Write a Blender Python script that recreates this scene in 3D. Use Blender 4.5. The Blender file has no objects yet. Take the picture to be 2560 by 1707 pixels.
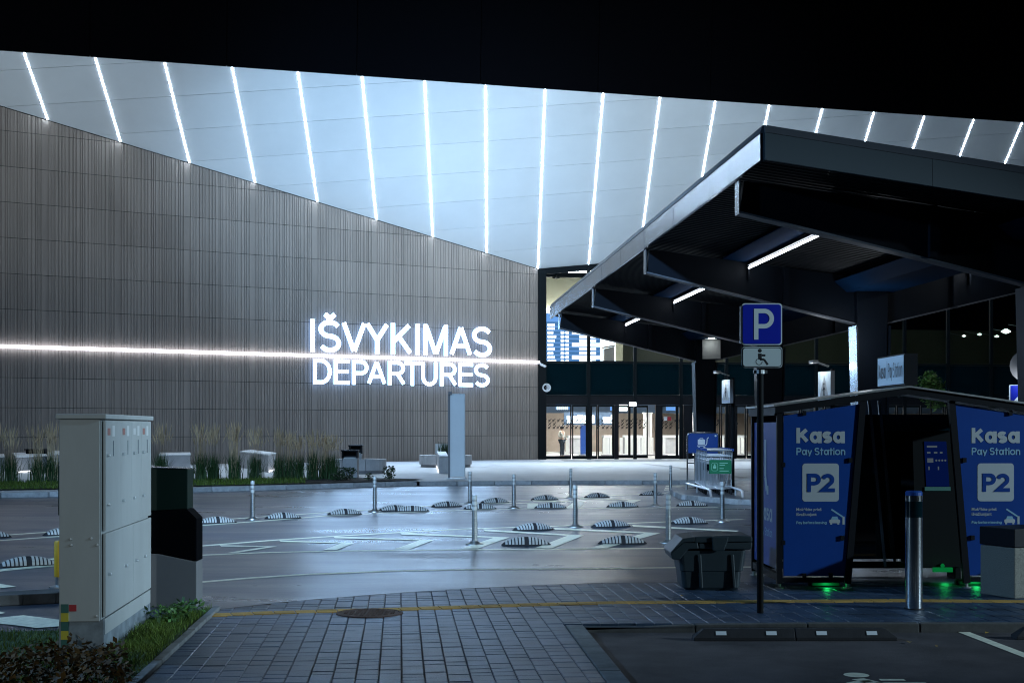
import bpy, bmesh, math, random
from mathutils import Vector, Matrix
R = random.Random(7)
C = bpy.context.scene.collection
SC = bpy.context.scene

# ------------------------------------------------------------------ camera, world, lamps, exposure
F, HZ, CX, EYE = 3556.0, 1070.0, 1280.0, 1.75      # focal length / horizon row / centre column of the photograph, eye height in m
cam = bpy.data.objects.new('camera', bpy.data.cameras.new('camera')); C.objects.link(cam)
cam.location = (0, 0, EYE); cam.rotation_euler = (math.pi / 2, 0, 0)
cam.data.lens = 50.0; cam.data.sensor_width = 36.0; cam.data.sensor_fit = 'HORIZONTAL'
cam.data.shift_y = (HZ - 853.5) / 2560.0
cam.data.clip_start = 0.1; cam.data.clip_end = 2000
SC.camera = cam
W = bpy.data.worlds.new('World'); SC.world = W; W.use_nodes = True
_bg = W.node_tree.nodes['Background']
_bg.inputs[0].default_value = (0.10, 0.22, 0.75, 1); _bg.inputs[1].default_value = 0.0012
SC.view_settings.view_transform = 'Standard'; SC.view_settings.look = 'None'
SC.view_settings.exposure = 0.0; SC.view_settings.gamma = 1.0
SC.render.engine = 'CYCLES'
SC.cycles.use_denoising = True; SC.cycles.filter_width = 1.1
SC.cycles.max_bounces = 6; SC.cycles.diffuse_bounces = 3; SC.cycles.glossy_bounces = 3
SC.cycles.transparent_max_bounces = 12; SC.cycles.sample_clamp_indirect = 4.0

def lamp(name, kind, loc, power, col, size=0.3, aim=None, spot=None, blend=0.6):
    l = bpy.data.lights.new(name, kind); l.energy = power; l.color = col
    if kind in ('POINT', 'SPOT'): l.shadow_soft_size = size
    if kind == 'SPOT': l.spot_size = spot; l.spot_blend = blend
    o = bpy.data.objects.new(name, l); C.objects.link(o); o.location = loc
    if aim is not None:
        o.rotation_euler = (Vector(aim) - Vector(loc)).to_track_quat('-Z', 'Y').to_euler()
    return o
# street lamps of the car park (mirrored in the glass front): one left of the cabinet, one behind the camera
lamp('street_light', 'SPOT', (-14, 15, 9), 5200, (0.30, 0.60, 1.0), 0.25, (-2, 12, 0), 1.9)
lamp('street_light', 'SPOT', (-7, -13, 8), 2900, (0.80, 0.95, 1.0), 0.25, (-3.6, 11.5, 0.9), 0.30, 0.8)
lamp('street_light', 'SPOT', (20, 10.0, 9), 9000, (0.52, 0.79, 1.0), 0.25, (-3.3, 12.7, 1.2), 0.24)
lamp('street_light', 'SPOT', (-5, 14, 11), 19000, (0.38, 0.65, 1.0), 0.5, (-1, 40, 0), 1.45, 0.9)
lamp('street_light', 'SPOT', (26, 6, 7), 19000, (0.62, 0.85, 1.0), 0.25, (4.0, 15, 1.4), 0.5, 0.7)
# uplights that wash the slanted soffit: one at the white mast, two added unseen
lamp('soffit_fill_light', 'SPOT', (-1.85, 42.6, 3.3), 18500, (0.42, 0.69, 1.0), 0.3, (-5.5, 66, 14.0), 0.95, 1.0)
lamp('soffit_fill_light', 'SPOT', (6, 44, 5.6), 11500, (0.70, 0.87, 1.0), 0.3, (3.5, 70, 12.5), 1.15, 1.0)
lamp('soffit_fill_light', 'SPOT', (-20, 42, 4.0), 4200, (0.72, 0.88, 1.0), 0.3, (-18, 58, 16.5), 1.2, 1.0)
# fill lamps added under the soffit to brighten the plaza, without fixtures
for _x, _y, _z in ((-12, 55, 18), (-3, 62, 16.5), (8, 66, 16), (18, 68, 16.5)): lamp('plaza_fill_light', 'SPOT', (_x, _y, _z), 5200, (0.62, 0.81, 1.0), 0.3, (_x + 1.5, _y - 2, 0), 1.25, 0.9)

# ------------------------------------------------------------------ helpers
def G(x, y, z=0.0):
    Y = F * (EYE - z) / (y - HZ); return Vector(((x - CX) / F * Y, Y, z))
def PX(x, y, Y):
    return Vector(((x - CX) / F * Y, Y, EYE + (HZ - y) / F * Y))

class MB:
    def __init__(s): s.v = []; s.f = []; s.m = []; s.cur = 0
    def add(s, verts, faces):
        b = len(s.v); s.v += [Vector(v) for v in verts]
        s.f += [tuple(i + b for i in f) for f in faces]; s.m += [s.cur] * len(faces); return s
    def box(s, c, d, rz=0.0):
        x, y, z = d[0] / 2, d[1] / 2, d[2] / 2; cs, sn = math.cos(rz), math.sin(rz); c = Vector(c)
        vs = [Vector((a * x * cs - b * y * sn, a * x * sn + b * y * cs, e * z)) + c for e in (-1, 1) for b in (-1, 1) for a in (-1, 1)]
        return s.add(vs, [(0, 2, 3, 1), (4, 5, 7, 6), (0, 1, 5, 4), (2, 6, 7, 3), (0, 4, 6, 2), (1, 3, 7, 5)])
    def hexa(s, bot, top):
        n = len(bot)
        return s.add(list(bot) + list(top), [tuple(reversed(range(n))), tuple(range(n, 2 * n))] + [(i, (i + 1) % n, n + (i + 1) % n, n + i) for i in range(n)])
    def ext(s, poly, vec):
        vec = Vector(vec); p = [Vector(a) for a in poly]; return s.hexa(p, [a + vec for a in p])
    def prism(s, poly, z0, z1): return s.hexa([(p[0], p[1], z0) for p in poly], [(p[0], p[1], z1) for p in poly])
    def bar(s, a, b, w, h, up=(0, 0, 1)):
        a, b = Vector(a), Vector(b); d = (b - a).normalized(); up = Vector(up)
        sd = d.cross(up)
        if sd.length < 1e-4: sd = d.cross(Vector((1, 0, 0)))
        sd.normalize(); u = sd.cross(d).normalized()
        q = [sd * (i * w / 2) + u * (j * h / 2) for i, j in ((-1, -1), (1, -1), (1, 1), (-1, 1))]
        return s.hexa([a + k for k in q], [b + k for k in q])
    def tube(s, pts, r, n=8, r1=None, cap=True):
        pts = [Vector(p) for p in pts]; b = len(s.v); m = len(pts); ref = None
        for i, p in enumerate(pts):
            d = (pts[min(i + 1, m - 1)] - pts[max(i - 1, 0)]).normalized()
            if ref is None or abs(ref.dot(d)) > .95: ref = Vector((0, 0, 1)) if abs(d.z) < .9 else Vector((1, 0, 0))
            a = d.cross(ref).normalized(); c = a.cross(d).normalized(); ref = c
            rr = r if r1 is None else r + (r1 - r) * i / (m - 1)
            s.v += [p + a * (rr * math.cos(2 * math.pi * k / n)) + c * (rr * math.sin(2 * math.pi * k / n)) for k in range(n)]
        fs = [(b + i * n + k, b + i * n + (k + 1) % n, b + (i + 1) * n + (k + 1) % n, b + (i + 1) * n + k) for i in range(m - 1) for k in range(n)]
        if cap: fs += [tuple(b + k for k in reversed(range(n))), tuple(b + (m - 1) * n + k for k in range(n))]
        s.f += fs; s.m += [s.cur] * len(fs); return s
    def lathe(s, prof, n=16, c=(0, 0, 0)):
        c = Vector(c); b = len(s.v)
        for r, z in prof: s.v += [c + Vector((r * math.cos(2 * math.pi * k / n), r * math.sin(2 * math.pi * k / n), z)) for k in range(n)]
        m = len(prof)
        fs = [(b + i * n + k, b + i * n + (k + 1) % n, b + (i + 1) * n + (k + 1) % n, b + (i + 1) * n + k) for i in range(m - 1) for k in range(n)]
        fs += [tuple(b + k for k in reversed(range(n))), tuple(b + (m - 1) * n + k for k in range(n))]
        s.f += fs; s.m += [s.cur] * len(fs); return s
    def mesh(s, name, mats, inv=None, smooth=False):
        me = bpy.data.meshes.new(name)
        me.from_pydata([tuple(inv @ v) if inv else tuple(v) for v in s.v], [], s.f)
        mats = mats if isinstance(mats, (list, tuple)) else [mats]
        for m in mats: me.materials.append(m)
        if len(mats) > 1: me.polygons.foreach_set('material_index', s.m)
        if smooth: me.polygons.foreach_set('use_smooth', [True] * len(me.polygons))
        me.update(); return me
    def build(s, name, mats, parent=None, smooth=False, world=True, bevel=0.0):
        inv = basis(parent).inverted() if (parent is not None and world) else None
        o = bpy.data.objects.new(name, s.mesh(name, mats, inv, smooth)); C.objects.link(o)
        if parent is not None: o.parent = parent
        if bevel:
            b = o.modifiers.new('bevel', 'BEVEL'); b.width = bevel; b.segments = 2; b.limit_method = 'ANGLE'; b.angle_limit = math.radians(40)
        return o

def basis(o):
    m = Matrix.LocRotScale(o.location, o.rotation_euler, o.scale)
    return basis(o.parent) @ m if o.parent else m

def tag(o, label=None, cat=None, group=None, kind=None):
    for k, v in (('label', label), ('category', cat), ('group', group), ('kind', kind)):
        if v: o[k] = v
    return o
def thing(name, label, cat, loc=(0, 0, 0), rz=0.0, group=None):
    o = bpy.data.objects.new(name, None); C.objects.link(o); o.empty_display_size = .2
    o.location = loc; o.rotation_euler = (0, 0, rz); return tag(o, label, cat, group)
def copy_tree(o, parent=None):
    c = o.copy(); C.objects.link(c)
    if parent is not None: c.parent = parent
    for ch in [k for k in bpy.data.objects if k.parent == o]: copy_tree(ch, c)
    return c
def clone(me, name, parent, loc=(0, 0, 0), rz=0.0):
    o = bpy.data.objects.new(name, me); C.objects.link(o); o.parent = parent; o.location = loc; o.rotation_euler = (0, 0, rz); return o

# ---- materials
def mat(name, col, rough=0.6, metal=0.0, var=0.0, scale=8.0, bump=0.0, bscale=None, spec=0.5, col2=None, coat=0.0, rvar=0.0, stretch=None, rnd=None):
    m = bpy.data.materials.new(name); m.use_nodes = True; N = m.node_tree.nodes; L = m.node_tree.links
    p = N['Principled BSDF']; p.inputs['Base Color'].default_value = (*col, 1); p.inputs['Roughness'].default_value = rough
    p.inputs['Metallic'].default_value = metal; p.inputs['Specular IOR Level'].default_value = spec; p.inputs['Coat Weight'].default_value = coat
    if name in ('asphalt', 'paver', 'paver_far'): p.inputs['Specular Tint'].default_value = (.42, .66, 1.0, 1)  # blue tint stands in for the blue light mirrored in asphalt and pavers
    vec = None
    if var or bump or rvar or col2:
        tc = N.new('ShaderNodeTexCoord'); mp = N.new('ShaderNodeMapping'); L.new(tc.outputs['Object'], mp.inputs[0]); vec = mp.outputs[0]
        if stretch: mp.inputs['Scale'].default_value = stretch
    colour = None
    if var or col2:
        n = N.new('ShaderNodeTexNoise'); n.inputs['Scale'].default_value = scale; n.inputs['Detail'].default_value = 8; n.inputs['Roughness'].default_value = .65; L.new(vec, n.inputs[0])
        r = N.new('ShaderNodeValToRGB'); L.new(n.outputs[0], r.inputs[0])
        a = tuple(max(0, k * (1 - var)) for k in col); b = col2 or tuple(k * (1 + var) for k in col)
        r.color_ramp.elements[0].position = .32; r.color_ramp.elements[1].position = .68
        r.color_ramp.elements[0].color = (*a, 1); r.color_ramp.elements[1].color = (*b, 1); colour = r.outputs[0]
        if rvar:
            mr = N.new('ShaderNodeMapRange'); mr.inputs['From Min'].default_value = .3; mr.inputs['From Max'].default_value = .7
            mr.inputs['To Min'].default_value = rough - rvar; mr.inputs['To Max'].default_value = rough + rvar
            L.new(n.outputs[0], mr.inputs[0]); L.new(mr.outputs[0], p.inputs['Roughness'])
    if rnd:
        src = N.new('ShaderNodeObjectInfo').outputs['Random'] if rnd[0] == 'obj' else N.new('ShaderNodeNewGeometry').outputs['Random Per Island']
        mr = N.new('ShaderNodeMapRange'); mr.inputs['To Min'].default_value = rnd[1]; mr.inputs['To Max'].default_value = rnd[2]; L.new(src, mr.inputs[0])
        mx = N.new('ShaderNodeMix'); mx.data_type = 'RGBA'; mx.blend_type = 'MULTIPLY'; mx.inputs[0].default_value = 1
        if colour is None: mx.inputs[6].default_value = (*col, 1)
        else: L.new(colour, mx.inputs[6])
        cc = N.new('ShaderNodeCombineColor')
        for i in range(3): L.new(mr.outputs[0], cc.inputs[i])
        L.new(cc.outputs[0], mx.inputs[7]); colour = mx.outputs[2]
    if colour is not None: L.new(colour, p.inputs['Base Color'])
    if bump:
        n2 = N.new('ShaderNodeTexNoise'); n2.inputs['Scale'].default_value = bscale or scale * 6; n2.inputs['Detail'].default_value = 6; L.new(vec, n2.inputs[0])
        bp = N.new('ShaderNodeBump'); bp.inputs['Strength'].default_value = bump; bp.inputs['Distance'].default_value = .01
        L.new(n2.outputs[0], bp.inputs['Height']); L.new(bp.outputs[0], p.inputs['Normal'])
    return m
def emit(name, col, s):
    m = bpy.data.materials.new(name); m.use_nodes = True; N = m.node_tree.nodes; L = m.node_tree.links
    N.remove(N['Principled BSDF']); e = N.new('ShaderNodeEmission'); e.inputs[0].default_value = (*col, 1); e.inputs[1].default_value = s
    L.new(e.outputs[0], N['Material Output'].inputs[0]); return m
def glass(name, tint, refl=0.08):
    m = bpy.data.materials.new(name); m.use_nodes = True; N = m.node_tree.nodes; L = m.node_tree.links
    N.remove(N['Principled BSDF']); t = N.new('ShaderNodeBsdfTransparent'); t.inputs[0].default_value = (*tint, 1)
    g = N.new('ShaderNodeBsdfGlossy'); g.inputs['Roughness'].default_value = .015
    fr = N.new('ShaderNodeLayerWeight'); fr.inputs[0].default_value = .25
    ad = N.new('ShaderNodeMath'); ad.operation = 'ADD'; ad.inputs[1].default_value = refl; L.new(fr.outputs['Fresnel'], ad.inputs[0]); ad.use_clamp = True
    mx = N.new('ShaderNodeMixShader'); L.new(ad.outputs[0], mx.inputs[0]); L.new(t.outputs[0], mx.inputs[1]); L.new(g.outputs[0], mx.inputs[2])
    L.new(mx.outputs[0], N['Material Output'].inputs[0]); return m

M = {}
M['asphalt'] = mat('asphalt', (.027, .036, .054), .33, var=.45, scale=.8, bump=.45, bscale=42, rvar=.09, spec=.80, stretch=(.35, 1, 1))  # bluish base carries the blue of the light on the road
M['bay_asphalt'] = mat('bay_asphalt', (.060, .052, .056), .75, var=.5, scale=1.4, bump=.5, bscale=130)
M['paint'] = mat('road_paint', (.84, .83, .66), .42, var=.18, scale=14, bump=.25, bscale=60, spec=.7)
M['paver'] = mat('paver', (.036, .056, .09), .44, spec=.75, var=.25, scale=5, bump=.35, bscale=60, rnd=('obj', .72, 1.25))  # grey paver with the blue of the soffit light mixed into its colour
M['paver_far'] = mat('paver_far', (.036, .056, .09), .44, spec=.75, var=.25, scale=5, bump=.35, bscale=60, rnd=('isl', .72, 1.25))  # same grey, blue light worked into the colour as well
M['joint'] = mat('paver_joint', (.026, .036, .05), .95, var=.3, scale=30)
M['yellow_block'] = mat('yellow_block', (.42, .24, .05), .75, var=.3, scale=14, rnd=('obj', .7, 1.15))
M['kerb'] = mat('kerb_concrete', (.40, .41, .42), .85, var=.25, scale=6, bump=.3, bscale=70, rnd=('obj', .8, 1.1))
M['border'] = mat('border_stone', (.15, .155, .16), .85, var=.3, scale=6, bump=.3, bscale=70, rnd=('obj', .8, 1.15))
M['dark_kerb'] = mat('dark_kerb', (.07, .07, .07), .9, var=.3, scale=6, bump=.3, bscale=70, rnd=('obj', .85, 1.1))
M['plaza'] = mat('plaza_slab', (.60, .61, .62), .7, var=.08, scale=1.2, bump=.1, bscale=40)
M['soil'] = mat('soil', (.02, .017, .013), .95, var=.5, scale=12, bump=1, bscale=30)
M['turf'] = mat('turf', (.022, .05, .010), .95, var=.5, scale=10, bump=1, bscale=40)
M['blade'] = mat('grass_blade', (.06, .16, .015), .7, var=.5, scale=3, rnd=('isl', .55, 1.5), col2=(.14, .20, .02))
M['dry'] = mat('dry_leaf', (.065, .032, .010), .8, var=.5, scale=6, rnd=('isl', .4, 1.6), col2=(.13, .07, .012))
M['weed'] = mat('weed_leaf', (.07, .16, .04), .6, var=.4, scale=6, rnd=('isl', .6, 1.4))
M['plume'] = mat('grass_plume', (.60, .44, .27), .8, rnd=('isl', .6, 1.25))
M['reed'] = mat('reed_blade', (.032, .080, .022), .6, rnd=('isl', .5, 1.6))
M['leaf'] = mat('shrub_leaf', (.025, .055, .022), .55, rnd=('isl', .5, 1.7))
M['treeleaf'] = mat('tree_leaf', (.12, .22, .04), .6, rnd=('isl', .4, 1.7))
M['bark'] = mat('bark', (.06, .04, .03), .9, var=.4, scale=20)
M['cladding'] = mat('rib_cladding', (.31, .262, .228), .62, var=.14, scale=.9, bump=.08, bscale=25, stretch=(1, 1, .15), rnd=('obj', .92, 1.08))
M['wallback'] = mat('cladding_gap', (.02, .02, .022), .9)
M['soffit'] = mat('soffit_panel', (.70, .73, .74), .45, var=.03, scale=.5, rnd=('obj', .97, 1.03))
M['fascia'] = mat('roof_fascia', (.0012, .0015, .0028), .8, spec=.05, rnd=('obj', .8, 1.2))
M['black'] = mat('black_metal', (.006, .007, .010), .5, spec=.15)
M['blackmatt'] = mat('black_matt', (.004, .005, .006), .7, spec=.1)
M['frame'] = mat('window_frame', (.004, .007, .009), .5, spec=.08)
M['strip'] = emit('led_strip', (.68, .83, 1.0), 66)
M['led'] = emit('led_line', (.80, .86, 1.0), 7)
M['letterface'] = emit('sign_letter_face', (.38, .64, 1.0), 22)
M['underled'] = emit('bench_light', (.9, .94, 1.0), 2.2)
M['letter'] = emit('sign_letter', (.30, .52, 1.0), 3.6)
M['canlight'] = emit('canopy_tube', (.84, .91, 1.0), 18)
M['pane'] = glass('clear_pane', (.93, .97, .97), .04)
M['dpane'] = glass('dark_pane', (.16, .22, .21), .07)
M['spandrel'] = mat('spandrel_glass', (.002, .011, .015), .04, spec=.6)
M['white'] = mat('white_paint', (.72, .74, .75), .5, var=.04, scale=3)
M['mast'] = mat('mast_paint', (.78, .82, .84), .45, var=.05, scale=1.5)
M['concrete'] = mat('concrete', (.40, .40, .41), .8, var=.12, scale=3, bump=.2, bscale=50)
M['exposed'] = mat('exposed_aggregate', (.17, .17, .15), .85, var=.55, scale=90, bump=.6, bscale=120)
M['cabinet'] = mat('cabinet_paint', (.46, .48, .485), .5, var=.10, scale=1.4, bump=.03, bscale=60, stretch=(1, 1, .4))
M['cabbase'] = mat('cabinet_base', (.22, .26, .30), .65, var=.35, scale=6)
M['green'] = mat('dark_green_gloss', (.003, .016, .011), .5, spec=.3)
M['greyp'] = mat('kiosk_grey', (.19, .19, .20), .55, var=.06, scale=2)
M['steel'] = mat('brushed_steel', (.66, .68, .70), .17, 1.0, var=.08, scale=6, stretch=(1, 1, .05), rvar=.08)
M['chrome'] = mat('chrome', (.80, .83, .87), .38, .75)
M['galv'] = mat('galvanised', (.45, .46, .46), .42, 1.0, var=.2, scale=14)
M['yellow'] = mat('yellow_paint', (.55, .33, .01), .5, var=.12, scale=9)
M['rubber'] = mat('black_rubber', (.014, .014, .018), .75, var=.25, scale=10, bump=.2, bscale=60)
M['humpwhite'] = mat('hump_white', (.44, .44, .43), .6, var=.2, scale=20)
M['bin'] = mat('bin_plastic', (.015, .028, .036), .5, var=.12, scale=5, bump=.05, bscale=80)
M['blue'] = mat('panel_blue', (.003, .042, .23), .40, spec=.3, var=.08, scale=1.5)
M['signblue'] = mat('sign_blue', (.006, .018, .36), .35)
M['trblue'] = mat('trolley_blue', (.008, .055, .26), .4)
M['print'] = mat('print_grey', (.38, .42, .45), .5)
M['printthin'] = mat('print_pale_blue', (.20, .38, .52), .5)
M['signwhite'] = mat('sign_white', (.58, .64, .66), .5)
M['platewhite'] = mat('plate_white', (.50, .57, .58), .5)
M['signblack'] = mat('sign_black', (.006, .007, .010), .6)
M['canopy'] = mat('canopy_steel', (.004, .007, .012), .5, spec=.12)
M['canfascia'] = mat('canopy_fascia', (.50, .56, .62), 0.22, 1.0, var=.12, scale=1.2, stretch=(1, 1, .15), rvar=.05)
M['cancoping'] = mat('canopy_coping', (.09, .10, .12), .5, .2)
M['canfront'] = mat('canopy_front', (.065, .085, .10), .5, spec=.3)
M['deck'] = mat('canopy_deck', (.004, .005, .007), .6, spec=.2)
M['tray'] = mat('light_tray', (.004, .019, .052), .8, spec=.02)
M['warm'] = mat('hall_wall', (.42, .34, .28), .7, var=.12, scale=2)
M['beige'] = mat('upper_hall_wall', (.15, .15, .105), .8, var=.05, scale=.6)
M['hallfloor'] = mat('hall_floor', (.55, .55, .52), .3)
M['bulk'] = mat('bulkhead', (.05, .09, .15), .6)
M['halllight'] = emit('hall_light', (1.0, .98, .94), 85)
M['hallsign'] = emit('hall_sign', (.85, .93, 1.0), 4)
M['scrblue'] = emit('board_blue', (.08, .22, .48), 1.0)
M['scrhead'] = emit('board_header', (.16, .38, .85), 1.1)
M['scrwhite'] = emit('board_white', (.85, .95, 1.0), 3.0)
M['barrier'] = mat('barrier_white', (.75, .75, .72), .5)
M['greenlit'] = emit('green_led', (.01, 1.0, .22), .13)
M['kscreen'] = emit('kiosk_screen', (.004, .02, .16), .25)
M['kscreen2'] = emit('kiosk_screen_print', (.35, .45, .55), .15)
M['adgreen'] = mat('advert_green', (.008, .19, .075), .45)
M['adprint'] = mat('advert_print', (.30, .62, .42), .5)
M['sticker'] = mat('faded_sticker', (.42, .19, .17), .6)
M['red'] = mat('red_label', (.42, .02, .03), .6)
M['tapegreen'] = mat('tape_green', (.03, .13, .11), .6)
M['tapeyellow'] = mat('tape_yellow', (.55, .47, .04), .6)
M['rust'] = mat('rusty_iron', (.065, .032, .022), .8, var=.5, scale=30, bump=.8, bscale=60)
M['reflector'] = mat('reflector', (.72, .76, .80), .3)
M['stonegrey'] = mat('retro_band', (.62, .62, .60), .5)
M['lamphead'] = emit('lamp_head', (.9, 1.0, .92), 30)
M['signface'] = mat('crossing_face', (.66, .78, .86), .4)
M['skin'] = mat('skin', (.45, .28, .20), .6)
M['coat'] = mat('pale_coat', (.45, .44, .40), .8)
M['trousers'] = mat('dark_trousers', (.02, .03, .05), .8)
M['hair'] = mat('dark_hair', (.015, .012, .010), .7)
M['leafyellow'] = mat('fallen_leaf', (.36, .23, .03), .7)

def clip(poly, n, d):          # keep points with n.p <= d
    out = []
    for i, p in enumerate(poly):
        q = poly[(i + 1) % len(poly)]; a = n[0] * p[0] + n[1] * p[1] - d; b = n[0] * q[0] + n[1] * q[1] - d
        if a <= 0: out.append(p)
        if (a < 0 < b) or (b < 0 < a):
            t = a / (a - b); out.append((p[0] + (q[0] - p[0]) * t, p[1] + (q[1] - p[1]) * t))
    return out
def inset(poly, g):            # shrink a small convex polygon towards its inside by g
    n = len(poly); cx = sum(p[0] for p in poly) / n; cy = sum(p[1] for p in poly) / n; out = list(poly)
    for i in range(n):
        p, q = poly[i], poly[(i + 1) % n]; ex, ey = q[0] - p[0], q[1] - p[1]; l = math.hypot(ex, ey)
        if l < 1e-5: continue
        nx, ny = ey / l, -ex / l
        if nx * (cx - p[0]) + ny * (cy - p[1]) > 0: nx, ny = -nx, -ny
        out = clip(out, (nx, ny), nx * p[0] + ny * p[1] - g)
        if len(out) < 3: return []
    return out
def area(p): return abs(sum(p[i][0] * p[(i + 1) % len(p)][1] - p[(i + 1) % len(p)][0] * p[i][1] for i in range(len(p)))) / 2

def flat(name, pts, z, m, kind='structure', parent=None):
    b = MB(); b.add([(p[0], p[1], z) for p in pts], [tuple(range(len(pts)))])
    me = b.mesh(name, m)
    bm = bmesh.new(); bm.from_mesh(me); bmesh.ops.triangulate(bm, faces=bm.faces); bmesh.ops.recalc_face_normals(bm, faces=bm.faces)
    for f in bm.faces:
        if f.normal.z < 0: f.normal_flip()
    bm.to_mesh(me); bm.free()
    o = bpy.data.objects.new(name, me); C.objects.link(o)
    if parent: o.parent = parent
    elif kind: o['kind'] = kind
    return o

# ------------------------------------------------------------------ text and flat print
_glyphs = {}
def _arc(cx, cy, rx, ry, a0, a1, n=12): return [(cx + rx * math.cos(math.radians(a0 + (a1 - a0) * k / n)), cy + ry * math.sin(math.radians(a0 + (a1 - a0) * k / n))) for k in range(n + 1)]
def _ess(w, h, y=0): return _arc(w / 2, y + .75 * h, w / 2, .25 * h, 28, 270) + _arc(w / 2, y + .25 * h, w / 2, .25 * h, 90, -152)[1:]
PENS = {   # single-line letters: capital height 1, small letters .7
 'K': [[(0, 0), (0, 1)], [(.62, 1), (.02, .40)], [(.22, .58), (.66, 0)]], 'a': [_arc(.27, .35, .27, .35, 0, 360, 20), [(.62, .7), (.62, 0)]], 's': [_ess(.46, .7)], 'S': [_ess(.6, 1)],
 'P': [[(0, 0), (0, 1)], [(0, 1), (.33, 1)] + _arc(.33, .73, .27, .27, 90, -90) + [(0, .46)]], 'y': [[(0, .7), (.28, 0)], [(.56, .7), (.18, -.27)]], 't': [[(.16, .93), (.16, 0)], [(0, .7), (.36, .7)]],
 'i': [[(0, 0), (0, .60)], [(0, .93), (0, .95)]], 'o': [_arc(.34, .35, .34, .35, 0, 360, 20)], 'n': [[(0, 0), (0, .7)], [(0, .38)] + _arc(.26, .42, .26, .28, 180, 0) + [(.52, 0)]], 'b': [[(0, 0), (0, 1.02)], _arc(.31, .35, .31, .35, 0, 360, 20)],
 'e': [[(.02, .36), (.64, .36)] + _arc(.33, .35, .33, .35, 0, 318, 18)], 'f': [[(.14, 0), (.14, .76)] + _arc(.34, .76, .2, .24, 180, 80, 6), [(0, .7), (.34, .7)]], 'r': [[(0, 0), (0, .7)], [(0, .38)] + _arc(.25, .42, .25, .28, 180, 68, 7)],
 'l': [[(0, 0), (0, 1.02)]], 'v': [[(0, .7), (.28, 0)], [(.56, .7), (.28, 0)]], 'g': [_arc(.31, .35, .31, .35, 0, 360, 20), [(.62, .7), (.62, 0)] + _arc(.31, -.02, .31, .25, 0, -150)], '2': [_arc(.3, .70, .28, .29, 165, -38) + [(.0, .0), (.62, 0)]],
 'I': [[(0, 0), (0, 1)]], 'V': [[(0, 1), (.37, 0)], [(.39, 0), (.76, 1)]], 'Y': [[(0, 1), (.36, .42)], [(.72, 1), (.36, .42)], [(.36, .47), (.36, 0)]], 'M': [[(0, 0), (0, 1)], [(.03, 1), (.39, .0)], [(.77, 1), (.41, .0)], [(.8, 1), (.8, 0)]], 'A': [[(0, 0), (.36, 1)], [(.74, 0), (.38, 1)], [(.12, .32), (.62, .32)]],
 'D': [[(0, 0), (0, 1), (.28, 1)] + _arc(.28, .5, .38, .5, 90, -90) + [(0, 0)]], 'E': [[(.56, 1), (0, 1), (0, 0), (.56, 0)], [(0, .52), (.52, .52)]], 'R': [[(0, 0), (0, 1), (.34, 1)] + _arc(.34, .74, .26, .26, 90, -90) + [(0, .48)], [(.34, .48), (.62, 0)]],
 'T': [[(0, 1), (.68, 1)], [(.34, 1), (.34, 0)]], 'U': [[(0, 1), (0, .32)] + _arc(.33, .32, .33, .32, 180, 360) + [(.66, 1)]], '|': [[(0, -.15), (0, 1.05)]]}
PENS['Š'] = [_ess(.6, 1), [(.14, 1.28), (.30, 1.12), (.46, 1.28)]]
def pen_word(word, gap=.3):
    out = []; x = 0
    for ch in word:
        if ch == ' ': x += .32; continue
        g = PENS[ch]; x0 = min(p[0] for st in g for p in st); x1 = max(p[0] for st in g for p in st)
        out.append([[(p[0] - x0 + x, p[1]) for p in st] for st in g]); x += x1 - x0 + gap
    return out, x - gap
def ribbon(mb, pts, w, place):
    """Flat stroke of width w along pts with mitred corners; place(x, y) gives the 3-D point."""
    pts = [p for k_, p in enumerate(pts) if k_ == 0 or math.hypot(p[0] - pts[k_ - 1][0], p[1] - pts[k_ - 1][1]) > 1e-5]
    if len(pts) > 1 and math.hypot(pts[0][0] - pts[-1][0], pts[0][1] - pts[-1][1]) > 1e-4:
        def _ext(a, q):
            l = math.hypot(a[0] - q[0], a[1] - q[1]) or 1; return (a[0] + (a[0] - q[0]) / l * w * .48, a[1] + (a[1] - q[1]) / l * w * .48)
        straight = lambda a, q: min(abs(a[0] - q[0]), abs(a[1] - q[1])) < 1e-4 and len(pts) > 1
        if straight(pts[0], pts[1]): pts[0] = _ext(pts[0], pts[1])
        if straight(pts[-1], pts[-2]): pts[-1] = _ext(pts[-1], pts[-2])
    n = len(pts); closed = n > 3 and math.hypot(pts[0][0] - pts[-1][0], pts[0][1] - pts[-1][1]) < 1e-4; vs = []
    for i in range(n):
        a = pts[i - 1] if i else (pts[-2] if closed else None); q = pts[i + 1] if i < n - 1 else (pts[1] if closed else None); p = pts[i]
        d = [((e[0] - f[0]) / (math.hypot(e[0] - f[0], e[1] - f[1]) or 1), (e[1] - f[1]) / (math.hypot(e[0] - f[0], e[1] - f[1]) or 1)) for f, e in ((a, p), (p, q)) if f and e]
        m = (sum(k[0] for k in d) / len(d), sum(k[1] for k in d) / len(d)); l2 = max(m[0] ** 2 + m[1] ** 2, .12); nx, ny = -m[1] / l2 * w / 2, m[0] / l2 * w / 2
        vs += [place(p[0] + nx, p[1] + ny), place(p[0] - nx, p[1] - ny)]
    mb.add(vs, [(2 * i, 2 * i + 1, 2 * i + 3, 2 * i + 2) for i in range(n - 1)])
def put_pen(mb, word, o, ux, uy, w, h, sw, gap=.3):
    """Lay a pen-drawn word into a box of width w and capital height h at o; sw is the stroke width in metres."""
    gl, tw = pen_word(word, gap); o, ux, uy = Vector(o), Vector(ux), Vector(uy); nrm = ux.cross(uy); k = 0; sx = (w - sw) / tw; sy = h - sw
    for g in gl:
        for st in g:
            ribbon(mb, [(sw / 2 + p[0] * sx, sw / 2 + p[1] * sy) for p in st], sw, lambda x, y, k=k: o + ux * x + uy * y + nrm * (k % 7 * .0003)); k += 1
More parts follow.
